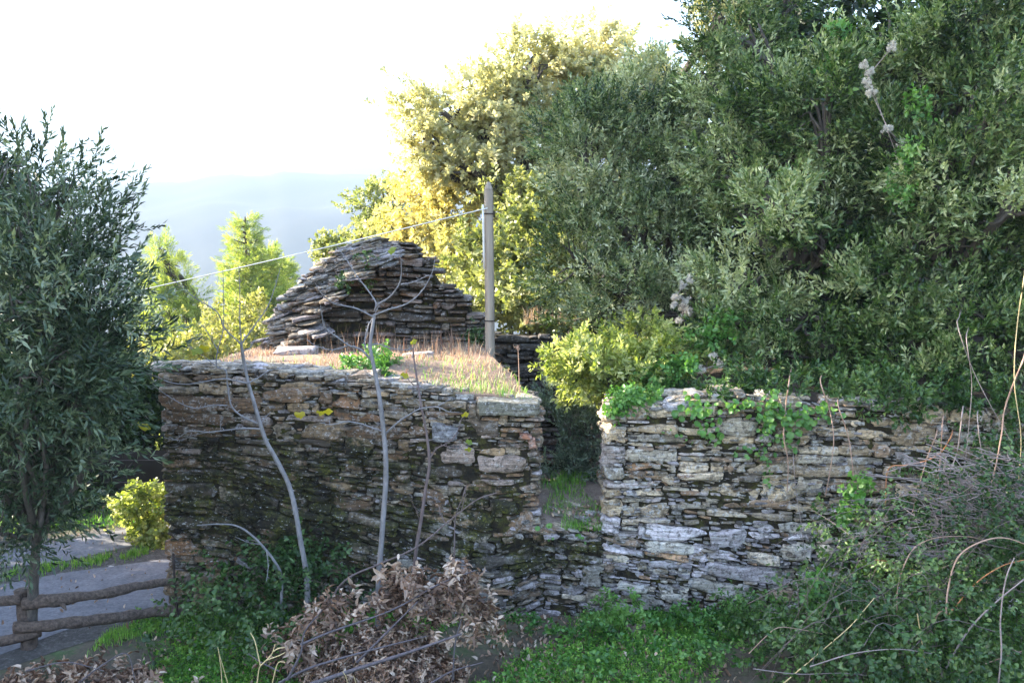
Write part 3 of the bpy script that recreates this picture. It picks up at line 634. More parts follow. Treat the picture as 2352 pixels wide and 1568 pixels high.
# the big sunlit oak and its neighbours
bo = [B_(1210, 150, 15, 95, 60), B_(1300, 120, 15.4, 95, 60), B_(1400, 140, 15.8, 80, 70), B_(1120, 220, 14.8, 90, 60), B_(1230, 240, 15, 90, 60), B_(1340, 230, 15.2, 100, 70), B_(1430, 250, 15.6, 70, 90), B_(1020, 260, 14.6, 85, 60), B_(1000, 330, 14.4, 70, 45), B_(1100, 310, 14.4, 90, 50),
      B_(1200, 320, 14.6, 80, 45), B_(1290, 330, 14.8, 70, 60), B_(1080, 390, 14.2, 85, 35), B_(1230, 400, 14.6, 70, 55), B_(1010, 390, 14.4, 50, 30), B_(1280, 440, 14.6, 60, 60), B_(1500, 200, 16, 50, 60), B_(1540, 260, 16, 60, 80), B_(1660, 40, 12.5, 70, 70), B_(1110, 440, 14.8, 80, 40)]
bo = [(c, rr, .95) for c, rr, w in bo]
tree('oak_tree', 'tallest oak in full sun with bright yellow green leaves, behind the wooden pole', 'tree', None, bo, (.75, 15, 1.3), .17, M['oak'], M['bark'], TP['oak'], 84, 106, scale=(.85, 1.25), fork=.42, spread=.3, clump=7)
b = [B_(1190, 540, 13.2, 80, 70), B_(1110, 620, 12.8, 70, 70), B_(1230, 640, 12.6, 80, 80), B_(1080, 690, 12.4, 55, 60), B_(1170, 700, 12.2, 80, 60), B_(1250, 720, 12, 60, 60), B_(1190, 460, 13.6, 70, 50)]
tree('sunlit_shrub', 'tall pale green bush lit by sun directly behind the wooden pole', 'shrub', None, b, (.15, 12.8, .6), .06, M['pale_tree'], M['bark'], TP['oak'], 95, 107)
b = [B_(960, 470, 15, 55, 60), B_(1030, 510, 14.6, 70, 70), B_(960, 560, 14.4, 60, 50), B_(920, 530, 14.8, 50, 50), B_(1050, 610, 13.8, 60, 60), B_(1010, 440, 15.2, 50, 40), B_(1010, 660, 13.4, 40, 60)]
tree('autumn_tree', 'small golden yellow autumn tree between the gable top and the pole', 'tree', None, b, (-1.2, 14.6, -.2), .06, M['yellow_tree'], M['bark'], TP['oak'], 80, 108)
b = [B_(860, 490, 20, 50, 50), B_(840, 540, 19.6, 30, 30), B_(880, 450, 20.4, 30, 30), B_(900, 540, 19.8, 50, 40)]
tree('rounded_tree', 'pale olive green rounded tree on the skyline left of the golden tree', 'tree', None, b, (-3.0, 20, -2), .1, M['pale_tree'], M['bark'], TP['oak'], 75, 109)
b = [B_(765, 572, 16, 30, 26), B_(755, 595, 16, 25, 22), B_(785, 590, 16, 25, 25)]
tree('small_tree', 'tiny pale round treetop peeking above the left shoulder of the gable', 'tree', None, b, (-3.0, 16, -1.2), .05, M['pale_tree'], M['bark'], TP['oak'], 100, 110)

# conifers in the valley, left of the gable
def conifer(label, u, vt, vb, Y, hw, seed, group, blobs=None, lean=0):
    r = rg(seed); top = P(u, vt, Y); zb = float(gz(np.array([top[0]]), np.array([Y]))[0]) ; base = np.array([top[0] + lean, Y, zb])
    root = empty('conifer_tree', base, label, 'conifer', group); fo = MB(); tk = MB()
    tk.add(*tube([base, (base + top) / 2, top], .16, .02, 12, 7)); H = top[2] - base[2]; vis = (P(u, vb, Y)[2] - base[2]) / H
    pp, dd = [], []
    lev = np.linspace(max(.05, vis - .12), .985, 30)
    for i, t in enumerate(lev):
        k = (1 - t) / (1 - vis); L = hw * Y / FPX * min(1.15, k ** .85 + .05) * r.uniform(.75, 1.2)
        for q in range(6):
            a = q * 1.047 + i * .7 + r.normal() * .25; l = L * r.uniform(.6, 1.15); s = base + (top - base) * t
            e = s + np.array([math.cos(a) * l, math.sin(a) * l, l * r.uniform(-.05, .35)]); tk.add(*tube([s, (s + e) / 2 - [0, 0, .06 * l], e], .03, .008, 5, 4))
            m = max(3, int(l * 16)); tt = r.uniform(.2, 1.05, m)[:, None]
            pp.append(s + (e - s) * tt + r.normal(size=(m, 3)) * .1 * (1 - tt * .3)); dd.append((e - s) / max(l, .01) + r.normal(size=(m, 3)) * .5 + [0, 0, .35])
    pp = np.concatenate(pp); dd = np.concatenate(dd)
    scatter(fo, TP['needle'], pp, dd, r.uniform(.7, 1.15, len(pp)), r)
    fo.build('crown', M['pine'], root); tk.build('trunk', M['bark'], root)
conifer('pointed conifer with the tallest tip, between the fig branches and the gable', 563, 498, 790, 27, 95, 201, 'sunlit conifers beyond the terrace')
conifer('small narrow conifer half hidden beside the left shoulder of the gable', 655, 600, 780, 30, 45, 202, 'sunlit conifers beyond the terrace')
conifer('middle sized conifer squeezed between the tall pointed conifer and the gable', 622, 570, 790, 28, 55, 204, 'sunlit conifers beyond the terrace')
b = [B_(375, 585, 24, 32, 28), B_(395, 625, 24, 40, 30), B_(360, 650, 24, 32, 30), B_(420, 660, 24, 45, 26), B_(380, 700, 24, 55, 40), B_(440, 690, 24, 25, 18), B_(360, 750, 24, 50, 40), B_(430, 740, 24, 50, 35), B_(400, 800, 23.5, 70, 50)]
tree('pine_tree', 'clumpy sunlit pine with bare gaps, next to the olive tree', 'tree', None, b, (-8.6, 24, -3.6), .16, M['pine'], M['bark'], TP['needle'], 40, 203, scale=(.7, 1.1), fork=.75)
b = [B_(470, 800, 15, 55, 40), B_(530, 790, 15.5, 50, 45), B_(600, 780, 14.5, 45, 50), B_(410, 830, 14.5, 55, 35), B_(480, 840, 13.5, 60, 30), B_(350, 830, 15, 40, 40), B_(590, 735, 17, 45, 40), B_(500, 750, 17, 40, 35)]
b = [(c, q, .75) for c, q, w in b]
tree('hedge_shrub', 'sunlit yellow green scrub just beyond the left end of the terrace', 'shrub', None, b, (-4.5, 15, -1.0), .05, M['shrub'], M['bark'], TP['oak'], 75, 205)
# dark trees on the far side of the road
def darktree(label, u, vt, vb, Y, hw, seed, base_z=-.4, dens=34):
    vs = np.linspace(vt + hw * .6, vb, max(3, int((vb - vt) / hw))); r = rg(seed)
    bl = [B_(u + r.normal() * hw * .35, v, Y + r.normal() * .3, hw * r.uniform(.7, 1.15), hw * .8) for v in vs]
    c = P(u, vb, Y); tree('dark_tree', label, 'tree', 'dark trees across the road', bl, (c[0], Y, float(gz(np.array([c[0]]), np.array([Y]))[0])), .09, M['dark_tree'], M['bark'], TP['oakbig'], dens * 1.5, seed, scale=(.6, 1.0))
b = [B_(u, 1165 + 10 * math.sin(u), 10.7, 55, 32, .3) for u in range(-260, 260, 60)]
tree('dark_hedge', 'low dark hedge along the far edge of the road before the netting fence', 'hedge', None, b, (-5.4, 10.7, 0), .03, M['dark_tree'], M['bark'], TP['oak'], 90, 312, limb=False, scale=(.6, .9))
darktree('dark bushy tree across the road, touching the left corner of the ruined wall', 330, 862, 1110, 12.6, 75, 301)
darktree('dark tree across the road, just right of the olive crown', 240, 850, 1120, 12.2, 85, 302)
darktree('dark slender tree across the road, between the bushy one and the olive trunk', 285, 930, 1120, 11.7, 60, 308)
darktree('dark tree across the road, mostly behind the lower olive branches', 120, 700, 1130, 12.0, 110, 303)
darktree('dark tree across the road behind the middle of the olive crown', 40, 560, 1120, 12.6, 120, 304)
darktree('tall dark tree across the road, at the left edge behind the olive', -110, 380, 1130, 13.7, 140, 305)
for i, (x, y, h, rx, lab) in enumerate(((-10.2, 11.2, 9.4, 1.9, 'added high crowned pine out of view at left, shading the right trees, nearer one'), (-11.8, 12.9, 10.6, 1.7, 'added high crowned pine out of view at left, shading the right trees, farther one'))):
    tree('shade_pine', lab, 'tree', 'added shade pines left of the road', [W_(x, y, h, rx, 1.6), W_(x + 1, y - .6, h + 1.6, 1.3, 1.2), W_(x - .9, y + .6, h + 1.2, 1.4, 1.3), W_(x + .6, y + .9, h + 2.8, 1.2, 1.0)], (x, y, -.1), .2, M['dark_tree'], M['bark'], TP['oakbig'], 45, 306 + i, fork=.6)  # unseen pines, added with high crowns to shade the right-hand trees
tree('dark_tree', 'added dark bushy tree out of view at left, shading the road and foreground', 'tree', 'dark trees across the road', [W_(-8.2, 7.2, 1.4, 1.2, 1.1), W_(-8.0, 7.8, 3.0, 1.3, 1.2), W_(-8.3, 7.0, 4.6, 1.3, 1.2), W_(-8.1, 7.5, 6.0, 1.2, 1.2), W_(-8.1, 6.0, 2.6, 1.2, 1.5), W_(-8.2, 8.9, 1.1, 1.0, 1.1), W_(-8.1, 8.6, 2.1, .9, .8)], (-8.2, 7.4, 0), .15, M['dark_tree'], M['bark'], TP['oakbig'], 50, 309)  # unseen tree, added to keep sun off the road and foreground
b = [B_(330, 1160, 9.5, 50, 32), B_(345, 1205, 9.4, 45, 35), B_(310, 1180, 9.6, 36, 26), B_(355, 1245, 9.35, 26, 25)]
tree('roadside_bush', 'glowing yellow green bush against the left corner of the ruined wall', 'bush', None, b, (P(345, 1270, 9.5)[0], 9.5, 0), .02, M['lit_bush'], M['bark'], TP['round'], 330, 310)
b = [B_(330, 1070, 15, 36, 28), B_(290, 1060, 15.5, 28, 22), B_(345, 1040, 15.2, 25, 30)]
tree('roadside_bush', 'sunlit bush glimpsed through a hole in the dark trees', 'bush', None, b, (-6.0, 15.2, -1.2), .03, M['lit_bush'], M['bark'], TP['oak'], 80, 311)
# olive tree close by on the left
BO = lambda u, v, *a: B_(u - 22, v, *a)
bl = [BO(40, 520, 6.4, 130, 90, None, .6), BO(150, 570, 6.3, 110, 100, None, .75), BO(90, 420, 6.5, 70, 90, None, .3), BO(170, 430, 6.5, 60, 80, None, .2), BO(20, 400, 6.5, 60, 60, None, .28), BO(60, 680, 6.1, 190, 120), BO(180, 690, 6.3, 80, 110), BO(195, 600, 6.3, 60, 80, None, .7), BO(60, 840, 6.0, 190, 120), BO(180, 830, 6.2, 75, 110),
      BO(50, 1000, 6.1, 170, 110), BO(150, 980, 6.3, 90, 100), BO(30, 1130, 6.3, 130, 80), BO(130, 1110, 6.5, 100, 70), BO(60, 1210, 6.6, 90, 50, None, .8), BO(230, 930, 6.4, 80, 100, None, .8), BO(250, 760, 6.4, 70, 110, None, .6), BO(-20, 1220, 6.4, 90, 70), BO(130, 1190, 6.5, 60, 50, None, .7), BO(-60, 760, 6.6, 200, 250, None, .6)]
ot = tree('olive_tree', 'dark silvery olive tree filling the left edge, nearest tree', 'tree', None, bl, (P(70, 1420, 6.95)[0], 6.95, 0), .045, M['olive'], M['olive_bark'], TP['olive'], 98, 401, up=.5, spread=.36)
r = rg(402); mb = MB(); tw = MB()
for (u0, v0, u1, v1) in ((250, 560, 300, 480), (270, 560, 350, 430), (285, 610, 355, 545), (270, 640, 330, 590), (280, 690, 340, 650), (270, 720, 325, 700), (275, 740, 330, 715), (260, 770, 320, 745), (255, 810, 310, 780), (230, 470, 255, 400), (205, 420, 250, 300), (120, 360, 118, 262), (60, 380, 48, 285), (150, 380, 160, 300), (190, 400, 205, 330), (40, 380, 70, 280), (255, 590, 330, 500), (265, 670, 345, 610), (240, 850, 300, 820), (215, 520, 245, 430), (0, 400, 8, 300), (95, 370, 80, 290), (250, 700, 318, 640), (240, 880, 285, 860)):
    u0 -= 30; u1 -= 16; Y = 6.3 + r.normal() * .12; a, e = P(u0, v0, Y), P(u1, v1, Y + r.normal() * .1); m = a * .5 + e * .5 + np.array([.03, 0, -.02])
    mb = MB(); mb.add(*tube([a, m, e], .004, .0015, 8, 4)); c = spline([a, m, e], 26)
    for i in range(3, 26):
        for q in range(2):
            v = leaf_shape(.06 * r.uniform(.6, 1.1), .014, .15, .1, False); d = nrm(c[min(i, 25)] - c[i - 3] + 0) ; d = nrm(d + r.normal(size=3) * .45); s = nrm(np.cross(d, r.normal(size=3))); n_ = np.cross(s, d)
            mb.add(v[:, :1] * s + v[:, 1:2] * d + v[:, 2:] * n_ + c[i], np.array([[0, 1, 2, 3]]), r.random())
    mb.build('sprig', M['olive'], ot)


# ---------------------------------------------------------------- pole and cable
pb, pt = P(1126, 822, 9.6), P(1122, 418, 9.6)
po = empty('wooden_pole', pb, 'weathered wooden pole with pointed top standing beside the stone gable', 'pole')
mb = MB(); ax = pt - pb; h = np.linalg.norm(ax)
c = [pb - [0, 0, .3], pb + ax * .25, pb + ax * .6, pb + ax * .955]
mb.add(*tube(c, .053, .047, 24, 12, .03, 3)); mb.add(*tube([pb + ax * .955, pb + ax * .975, pt], .047, .008, 6, 12, rad=[.047, .036, .016], cap=True))
mb.build('shaft', M['pole'], po)
mb = MB(); a, e = P(1109, 470, 9.56), P(1112, 618, 9.56); mb.add(*tube([a, e], .011, .011, 4, 8, cap=True))
mw, nt, bb = newmat('pale_plastic'); bb.inputs['Base Color'].default_value = (.6, .58, .55, 1); bb.inputs['Roughness'].default_value = .5; M['white'] = mw
tag(mb.build('conduit', mw, po), 'pale conduit strapped to the sunlit side of the shaft')
mi, nt, bb = newmat('dark_iron'); bb.inputs['Base Color'].default_value = (.05, .035, .03, 1); bb.inputs['Roughness'].default_value = .7; bb.inputs['Metallic'].default_value = .5; M['iron'] = mi
for v in (735, 490):
    mb = MB(); cc = pb + ax * ((822 - v) / (822 - 418)); mb.add(*tube([cc - [0, 0, .006], cc + [0, 0, .006]], .056, .056, 3, 14, cap=True)); mb.build('strap', mi, po)
mb = MB(); a, e = P(1120, 478, 9.53), P(-250, 790, 9.0); k = np.linspace(0, 1, 5)[:, None]; c = a * (1 - k) + e * k; c[:, 2] -= (k * (1 - k))[:, 0] * .12
mb.add(*tube(c, .0055, .0055, 30, 6)); o = mb.build('cable', mw, loc=a)
tag(o, 'thin white cable slanting from the pole across the sky to the olive tree', 'cable')

# ---------------------------------------------------------------- log fence
fe = empty('log_fence', G(68, 1515), 'rustic dark log fence with two rails between the road and the wall corner', 'fence')
def gp(u, v, Y): return P(u, v, Y)
mb = MB(); mb.add(*tube([gp(72, 1560, 6.85), gp(64, 1460, 6.85), gp(50, 1352, 6.85)], .062, .055, 14, 10, .12, 1, cap=True)); mb.build('post', M['log'], fe)
mb = MB(); mb.add(*tube([gp(52, 1385, 6.78), gp(140, 1376, 6.85), gp(260, 1358, 7.1), gp(350, 1340, 7.35), gp(440, 1332, 7.42)], .047, .033, 40, 10, .24, 2, cap=True))
mb.add(*tube([gp(140, 1380, 6.84), gp(152, 1400, 6.78)], .03, .006, 5, 6)); mb.build('rail', M['log'], fe)
mb = MB(); mb.add(*tube([gp(33, 1440, 6.75), gp(140, 1432, 6.8), gp(260, 1418, 7.05), gp(350, 1405, 7.25), gp(445, 1400, 7.36)], .042, .038, 40, 10, .24, 3, cap=True)); mb.build('rail', M['log'], fe)
mb = MB(); mb.add(*tube([gp(-200, 1400, 6.6), gp(-60, 1386, 6.75), gp(50, 1376, 6.78)], .045, .042, 16, 9, .14, 4, cap=True)); mb.build('rail', M['log'], fe)
mb = MB(); mb.add(*tube([gp(-200, 1510, 6.6), gp(0, 1472, 6.75), gp(92, 1450, 6.8)], .042, .04, 16, 9, .14, 5, cap=True)); mb.build('rail', M['log'], fe)
mb = MB(); mb.add(*tube([gp(413, 1445, 7.25), gp(404, 1370, 7.27), gp(398, 1270, 7.3)], .010, .009, 8, 7, cap=True))
tag(mb.build('iron_rod', M['iron'], loc=gp(413, 1445, 7.25)), 'thin rusty upright rod against the left corner of the ruined wall', 'rod')
# dark screen fence across the road
wf = empty('screen_fence', (-4.6, 11.0, -.02), 'dark netting fence with two wires on the far side of the road', 'fence')
ms_, nt, bb = newmat('dark_netting'); bb.inputs['Base Color'].default_value = (.016, .014, .013, 1); bb.inputs['Roughness'].default_value = .9
mb = MB(); xs = np.linspace(-9, -2.6, 60); zs = np.linspace(-.05, .62, 8); X, Z = np.meshgrid(xs, zs)
V = np.stack([X.ravel(), 11.0 + .03 * np.sin(X.ravel() * 3) + .02 * np.sin(Z.ravel() * 9), Z.ravel() + .02 * np.sin(X.ravel() * 2.2)], -1); n = 60; i = np.arange(7)[:, None] * n; j = np.arange(59)[None]
Fq = np.stack([i + j, i + j + 1, i + n + j + 1, i + n + j], -1).reshape(-1, 4)
V2 = V + [0, .012, 0]; mb.add(V, Fq); mb.add(V2, Fq[:, ::-1]); mb.build('netting', ms_, wf)
for z in (.25, .52):
    mb = MB(); mb.add(*tube([(-9, 10.96, z), (-6, 10.95, z - .02), (-2.6, 10.96, z)], .004, .004, 12, 5)); mb.build('wire', M['cut_branch'], wf)
for x in (-8.2, -6.6, -5.0, -3.4):
    mb = MB(); mb.add(*tube([(x, 11.03, -.1), (x + .01, 11.03, .68)], .03, .025, 6, 7, .1, 3, cap=True)); mb.build('post', M['log'], wf)

# ---------------------------------------------------------------- fig saplings
def sapling(name, label, group, trunk, tw_, branches, Y, seed, mat, leaves=(), cat='sapling', base_r=.024, top_r=.011):
    r = rg(seed); base = P(*trunk[0], Y); base[2] = 0; root = empty(name, base, label, cat, group); mb = MB()
    pts = [P(u, v, Y + .02 * r.normal()) for u, v in trunk]; pts = [pts[0] - [0, 0, .25]] + pts
    mb.add(*tube(pts, base_r, top_r, 40, 8, .08, seed)); mb.build('trunk', mat, root)
    for bi, (rr, *br) in enumerate(branches):
        m = MB(); dy = r.uniform(-.35, .2); n = len(br)
        m.add(*tube([P(u, v, Y + dy * k / max(1, n - 1)) for k, (u, v) in enumerate(br)], rr * .85, max(.0018, rr * .25), 6 * n, 6, .08, seed + bi))
        for k in range(1, 2 * n):
            t = k / (2 * n) * (n - 1); i = min(int(t), n - 2); f = t - i; q = P(*(np.array(br[i]) * (1 - f) + np.array(br[i + 1]) * f), Y + dy * t / max(1, n - 1)); d = nrm(r.normal(size=3) + [0, 0, .6]) * r.uniform(.012, .035)
            m.add(*tube([q, q + d * .6 + [0, 0, .002], q + d], max(.003, rr * .4), .0015, 5, 5))
        m.build('branch', mat, root)
    for (u, v, s) in leaves:
        m = MB(); c = P(u, v, Y - .05); k = 13; a = np.linspace(0, 2 * np.pi, k, endpoint=False)
        rad = s * (.55 + .45 * np.abs(np.cos(a * 2.5))); ca = np.stack([np.cos(a) * rad, r.normal(size=k) * s * .15 + np.sin(a * 2) * s * .2, np.sin(a) * rad * .62], -1) @ rotm(r.uniform(-.5, .5), r.uniform(-.6, .6), r.uniform(-.6, .6)).T
        V = np.vstack([[0, 0, 0], ca]) + c; i = np.arange(k); m.add(V, np.stack([np.zeros(k, int), i + 1, (i + 1) % k + 1], -1), r.random())
        m.build('leaf', M['fig_leaf'], root)
gF = 'bare fig saplings in front of the ruined wall'
sapling('fig_sapling', 'bare pale sapling bending left, leftmost of the trunks before the dark wall', gF,
  [(705, 1330), (698, 1280), (690, 1240), (677, 1165), (660, 1105), (632, 1050), (610, 1010), (595, 965), (582, 920), (570, 878), (562, 840), (554, 790)], None,
  [(.008, (554, 790), (517, 755), (498, 716), (445, 682), (406, 649), (398, 640)), (.007, (555, 792), (551, 740), (551, 680), (550, 644), (548, 610)), (.008, (556, 788), (579, 755), (613, 707), (632, 658), (644, 615)),
   (.006, (558, 806), (575, 798), (582, 785), (589, 770)), (.009, (568, 880), (536, 873), (507, 870), (430, 882), (387, 877), (358, 864), (300, 850)), (.007, (570, 880), (595, 866), (618, 851), (650, 846), (690, 842)),
   (.011, (600, 975), (575, 965), (550, 952), (530, 928), (522, 880), (518, 850), (498, 841), (500, 803), (512, 760), (514, 700), (512, 620)), (.007, (521, 931), (488, 930), (445, 937), (397, 916), (360, 890), (345, 870)),
   (.009, (600, 985), (570, 983), (540, 985), (500, 990), (478, 992), (435, 990), (401, 1009), (377, 1004)), (.004, (480, 992), (440, 1000), (420, 1010), (395, 1010)), (.004, (507, 990), (507, 970), (514, 955)), (.004, (498, 841), (470, 820), (440, 800), (430, 790)), (.004, (600, 970), (612, 955), (622, 945)), (.004, (500, 803), (480, 770), (465, 745))],
  6.95, 501, M['fig_bark'], [(455, 805, .06), (470, 800, .05), (330, 978, .06)], base_r=.023, top_r=.011)
sapling('fig_sapling', 'tallest bare pale sapling with forked crown, middle of the trunks before the wall', gF,
  [(868, 1390), (870, 1330), (874, 1270), (881, 1180), (886, 1110), (886, 1050), (882, 1000), (875, 940), (868, 890), (860, 850), (853, 815), (850, 795), (855, 755), (860, 722)], None,
  [(.009, (861, 713), (863, 694), (844, 665), (820, 634), (796, 596), (774, 565)), (.010, (861, 713), (870, 698), (897, 680), (918, 649), (922, 615), (918, 579)), (.009, (860, 723), (892, 711), (935, 697), (969, 668), (993, 625), (1000, 586)), (.006, (921, 653), (945, 649), (965, 641), (985, 632)),
   (.009, (857, 727), (820, 709), (790, 702), (767, 697), (738, 673), (723, 649)), (.011, (854, 828), (829, 803), (801, 793), (780, 778), (755, 760), (743, 745), (739, 720), (736, 700)), (.008, (801, 793), (780, 800), (757, 803), (724, 793), (704, 779)), (.007, (840, 800), (838, 780), (845, 750), (858, 726), (872, 700)),
   (.007, (850, 793), (870, 790), (900, 800), (935, 803), (955, 796)), (.009, (884, 992), (863, 985), (829, 973), (796, 968), (762, 975), (735, 970)), (.010, (886, 995), (900, 982), (916, 968), (940, 952), (964, 939), (1002, 934), (1031, 945), (1055, 947)), (.004, (1002, 934), (1020, 925), (1040, 912)), (.005, (835, 790), (842, 770), (848, 740))],
  6.9, 502, M['fig_bark'], [(690, 953, .055), (752, 945, .045), (735, 948, .035), (901, 575, .045), (950, 785, .035), (1068, 952, .035)], base_r=.024, top_r=.012)
sapling('fig_sapling', 'thin dark bare sapling, rightmost of the three trunks before the wall', gF,
  [(950, 1335), (955, 1270), (966, 1200), (978, 1120), (986, 1070), (985, 1040), (979, 990), (969, 940), (961, 890), (953, 840), (948, 800)], None,
  [(.007, (985, 1056), (1002, 1031), (1018, 1022), (1031, 1015), (1045, 1000), (1055, 981), (1065, 950), (1090, 930)), (.005, (966, 1200), (955, 1170), (945, 1150)), (.004, (1018, 1022), (1040, 1028), (1065, 1030)), (.004, (961, 890), (945, 880), (930, 860))],
  6.95, 503, M['dark_twig'], [(1078, 1015, .035), (1075, 1032, .035), (930, 862, .04)], base_r=.016, top_r=.006)
sapling('arching_branch', 'long thin stem arching right across the ruined wall above the dead leaf heap', None,
  [(767, 1368), (803, 1325), (868, 1296), (955, 1257), (1023, 1203), (1059, 1174), (1099, 1145), (1142, 1131)], None, [(.005, (1023, 1203), (1012, 1180), (1008, 1160)), (.004, (1059, 1174), (1068, 1140), (1072, 1110))], 6.8, 504, M['dark_twig'], base_r=.009, top_r=.004, cat='branch')
sapling('upright_twig', 'thin upright dry twig between the dead leaf heap and the doorway sill', None, [(1043, 1345), (1044, 1250), (1046, 1188), (1063, 1140), (1070, 1115)], None, [], 6.9, 505, M['dark_twig'], base_r=.007, top_r=.003, cat='twig')
sapling('drooping_sapling', 'small pale sapling arching low over ivy near the log fence', None, [(645, 1320), (628, 1285), (600, 1250), (570, 1222), (540, 1206), (500, 1203), (452, 1206)], None, [(.005, (612, 1262), (616, 1300), (612, 1335)), (.005, (600, 1250), (570, 1245), (540, 1232))], 6.9, 506, M['fig_bark'], base_r=.013, top_r=.004)

# ---------------------------------------------------------------- dead brushwood, low plants
def heap(name, label, cat, c, rad, n, seed, mat, tp, sticks=(), smat=None, scale=(.8, 1.2), stems='branches', leafname='dead_leaves', up=.3, tvar=.2, group=None):
    r = rg(seed); c = np.asarray(c, float); root = empty(name, (c[0], c[1], 0), label, cat, group); mb = MB()
    q = nrm(r.normal(size=(n, 3))); q[:, 2] = abs(q[:, 2]); lump = 1 + .22 * snoise(q, 3.2, seed, 2)
    p = c + q * rad * (lump * (1 - .5 * r.random(n) ** 1.5))[:, None]
    d = q * .7 + r.normal(size=(n, 3)) * .7 + [0, 0, up]; scatter(mb, tp, p, d, r.uniform(*scale, n), r, None, tvar); mb.build(leafname, mat, root)
    if len(sticks):
        for s in sticks:
            m = MB(); m.add(*tube(s[1:], s[0], s[0] * .4, 5 * len(s), 6, .12, seed)); m.build('branch', smat, root)
    tw_ = MB()
    for k in range(min(90, n // 6)):
        a = c + nrm(r.normal(size=3)) * rad * .5 * np.array([1, 1, .6]); a[2] = abs(a[2] - c[2]) + c[2]; e = p[r.integers(n)]
        tw_.add(*tube([a, (a + e) / 2 + r.normal(size=3) * .04, e], .006, .002, 6, 4))
    tw_.build('twigs', smat or M['dark_twig'], root); return root
def stk(rr, Y, *uv, dy=0): n = len(uv); return [rr] + [P(u, v, Y + dy * i / (n - 1)) for i, (u, v) in enumerate(uv)]
hb = heap('brushwood_heap', 'heap of cut branches with dry brown leaves in front of the wall', 'brushwood', (P(880, 1470, 6.25)[0], 6.25, 0), np.array([.52, .40, .31]), 850, 601, M['dead_leaf'], TP['dead'],
  [stk(.011, 5.95, (640, 1568), (720, 1530), (860, 1490), (980, 1460)), stk(.018, 5.8, (690, 1580), (790, 1545), (930, 1500), (1060, 1455)), stk(.009, 6.0, (690, 1480), (760, 1450), (900, 1400), (1010, 1340), (1090, 1310), dy=.25), stk(.010, 5.9, (660, 1560), (690, 1500), (700, 1450), (740, 1400)),
   stk(.008, 5.9, (990, 1568), (1040, 1540), (1110, 1520)), stk(.008, 6.0, (1040, 1560), (1045, 1480), (1060, 1420)), stk(.006, 5.9, (640, 1540), (600, 1520), (570, 1500)), stk(.010, 6.0, (820, 1520), (900, 1440), (960, 1380))], M['cut_branch'], up=.5, scale=(.42, .85))
mb = MB(); r = rg(602); sp_ = [(q, .16) for q in ((760, 1380), (720, 1420), (950, 1335), (1060, 1340), (1110, 1400), (670, 1470), (870, 1360), (1000, 1370), (930, 1330), (1050, 1310))]
pp = np.concatenate([P(u, v + 40, 6.3) + r.normal(size=(26, 3)) * s * np.array([.5, .5, .42]) for (u, v), s in sp_]); scatter(mb, TP['dead'], pp, r.normal(size=pp.shape) * .6 + [0, 0, .8], r.uniform(.7, 1.1, len(pp)), r, None, .2); mb.build('leafy_tips', M['dead_leaf'], hb)
heap('brushwood_heap', 'low flat heap of dry twigs and dead leaves below the log fence', 'brushwood', (P(170, 1560, 6.0)[0], 6.0, 0), np.array([.75, .4, .10]), 190, 603, M['dead_leaf'], TP['dead'], [stk(.007, 5.9, (180, 1568), (230, 1530), (290, 1500), (310, 1560)), stk(.006, 5.9, (60, 1540), (150, 1520), (240, 1540))], M['cut_branch'], scale=(.6, 1))
def herbpatch(name, label, cat, blobs, seed, mat, tp, dens, scale=(.8, 1.2), group=None, stems=None, part='leaves'):
    r = rg(seed); Pp, D, T, C = fol_points(blobs, dens, r, up=.5, out=.5, rnd=.6, inner=.7, spread=.4, low=-.3); b0 = blobs[0][0]
    root = empty(name, (b0[0], b0[1], b0[2] - blobs[0][1][2]), label, cat, group); mb = MB(); scatter(mb, tp, Pp, D, r.uniform(*scale, len(Pp)), r, T); mb.build(part, mat, root)
    st = MB(); c0 = np.mean([b[0] for b in blobs], 0)
    for k in range(40): 
        e = Pp[r.integers(len(Pp))]; s = e * .6 + c0 * .4 + np.array([0, 0, -.12]); st.add(*tube([s, (s + e) / 2 + r.normal(size=3) * .03, e], .004, .002, 6, 4))
    if stems: tag(st.build('stems', stems, root), kind='stuff')
    return root
herbpatch('bramble_patch', 'dark green bramble leaves at the foot of the ruined wall left of the heap', 'bramble', [B_(640, 1330, 7.1, 110, 45, .25), B_(560, 1380, 7.0, 110, 50, .25), B_(720, 1290, 7.25, 70, 50, .15), B_(620, 1400, 6.9, 130, 45, .3), B_(750, 1330, 7.2, 70, 45, .2), B_(470, 1420, 6.9, 80, 35, .25), B_(600, 1460, 6.5, 110, 35, .3), B_(470, 1480, 6.5, 100, 25, .25), B_(560, 1300, 7.3, 70, 40, .1), B_(500, 1340, 7.3, 60, 50, .1)], 611, M['bramble'], TP['bramble'], 85, scale=(.8, 1.25))
herbpatch('weed_patch', 'low green weeds along the foot of the right wall below the doorway gap', 'weeds', [B_(1440, 1400, 7.2, 60, 26, .15), B_(1380, 1425, 7.0, 70, 18, .15), B_(1520, 1420, 7.1, 80, 18, .15), B_(1640, 1425, 7.0, 80, 22, .15), B_(1720, 1390, 7.15, 60, 26, .15), B_(1250, 1440, 6.9, 90, 14, .15), B_(1600, 1500, 6.4, 140, 16, .25), B_(1300, 1530, 6.2, 120, 12, .2)], 615, M['weed'], TP['herb'], 200, scale=(.8, 1.5))
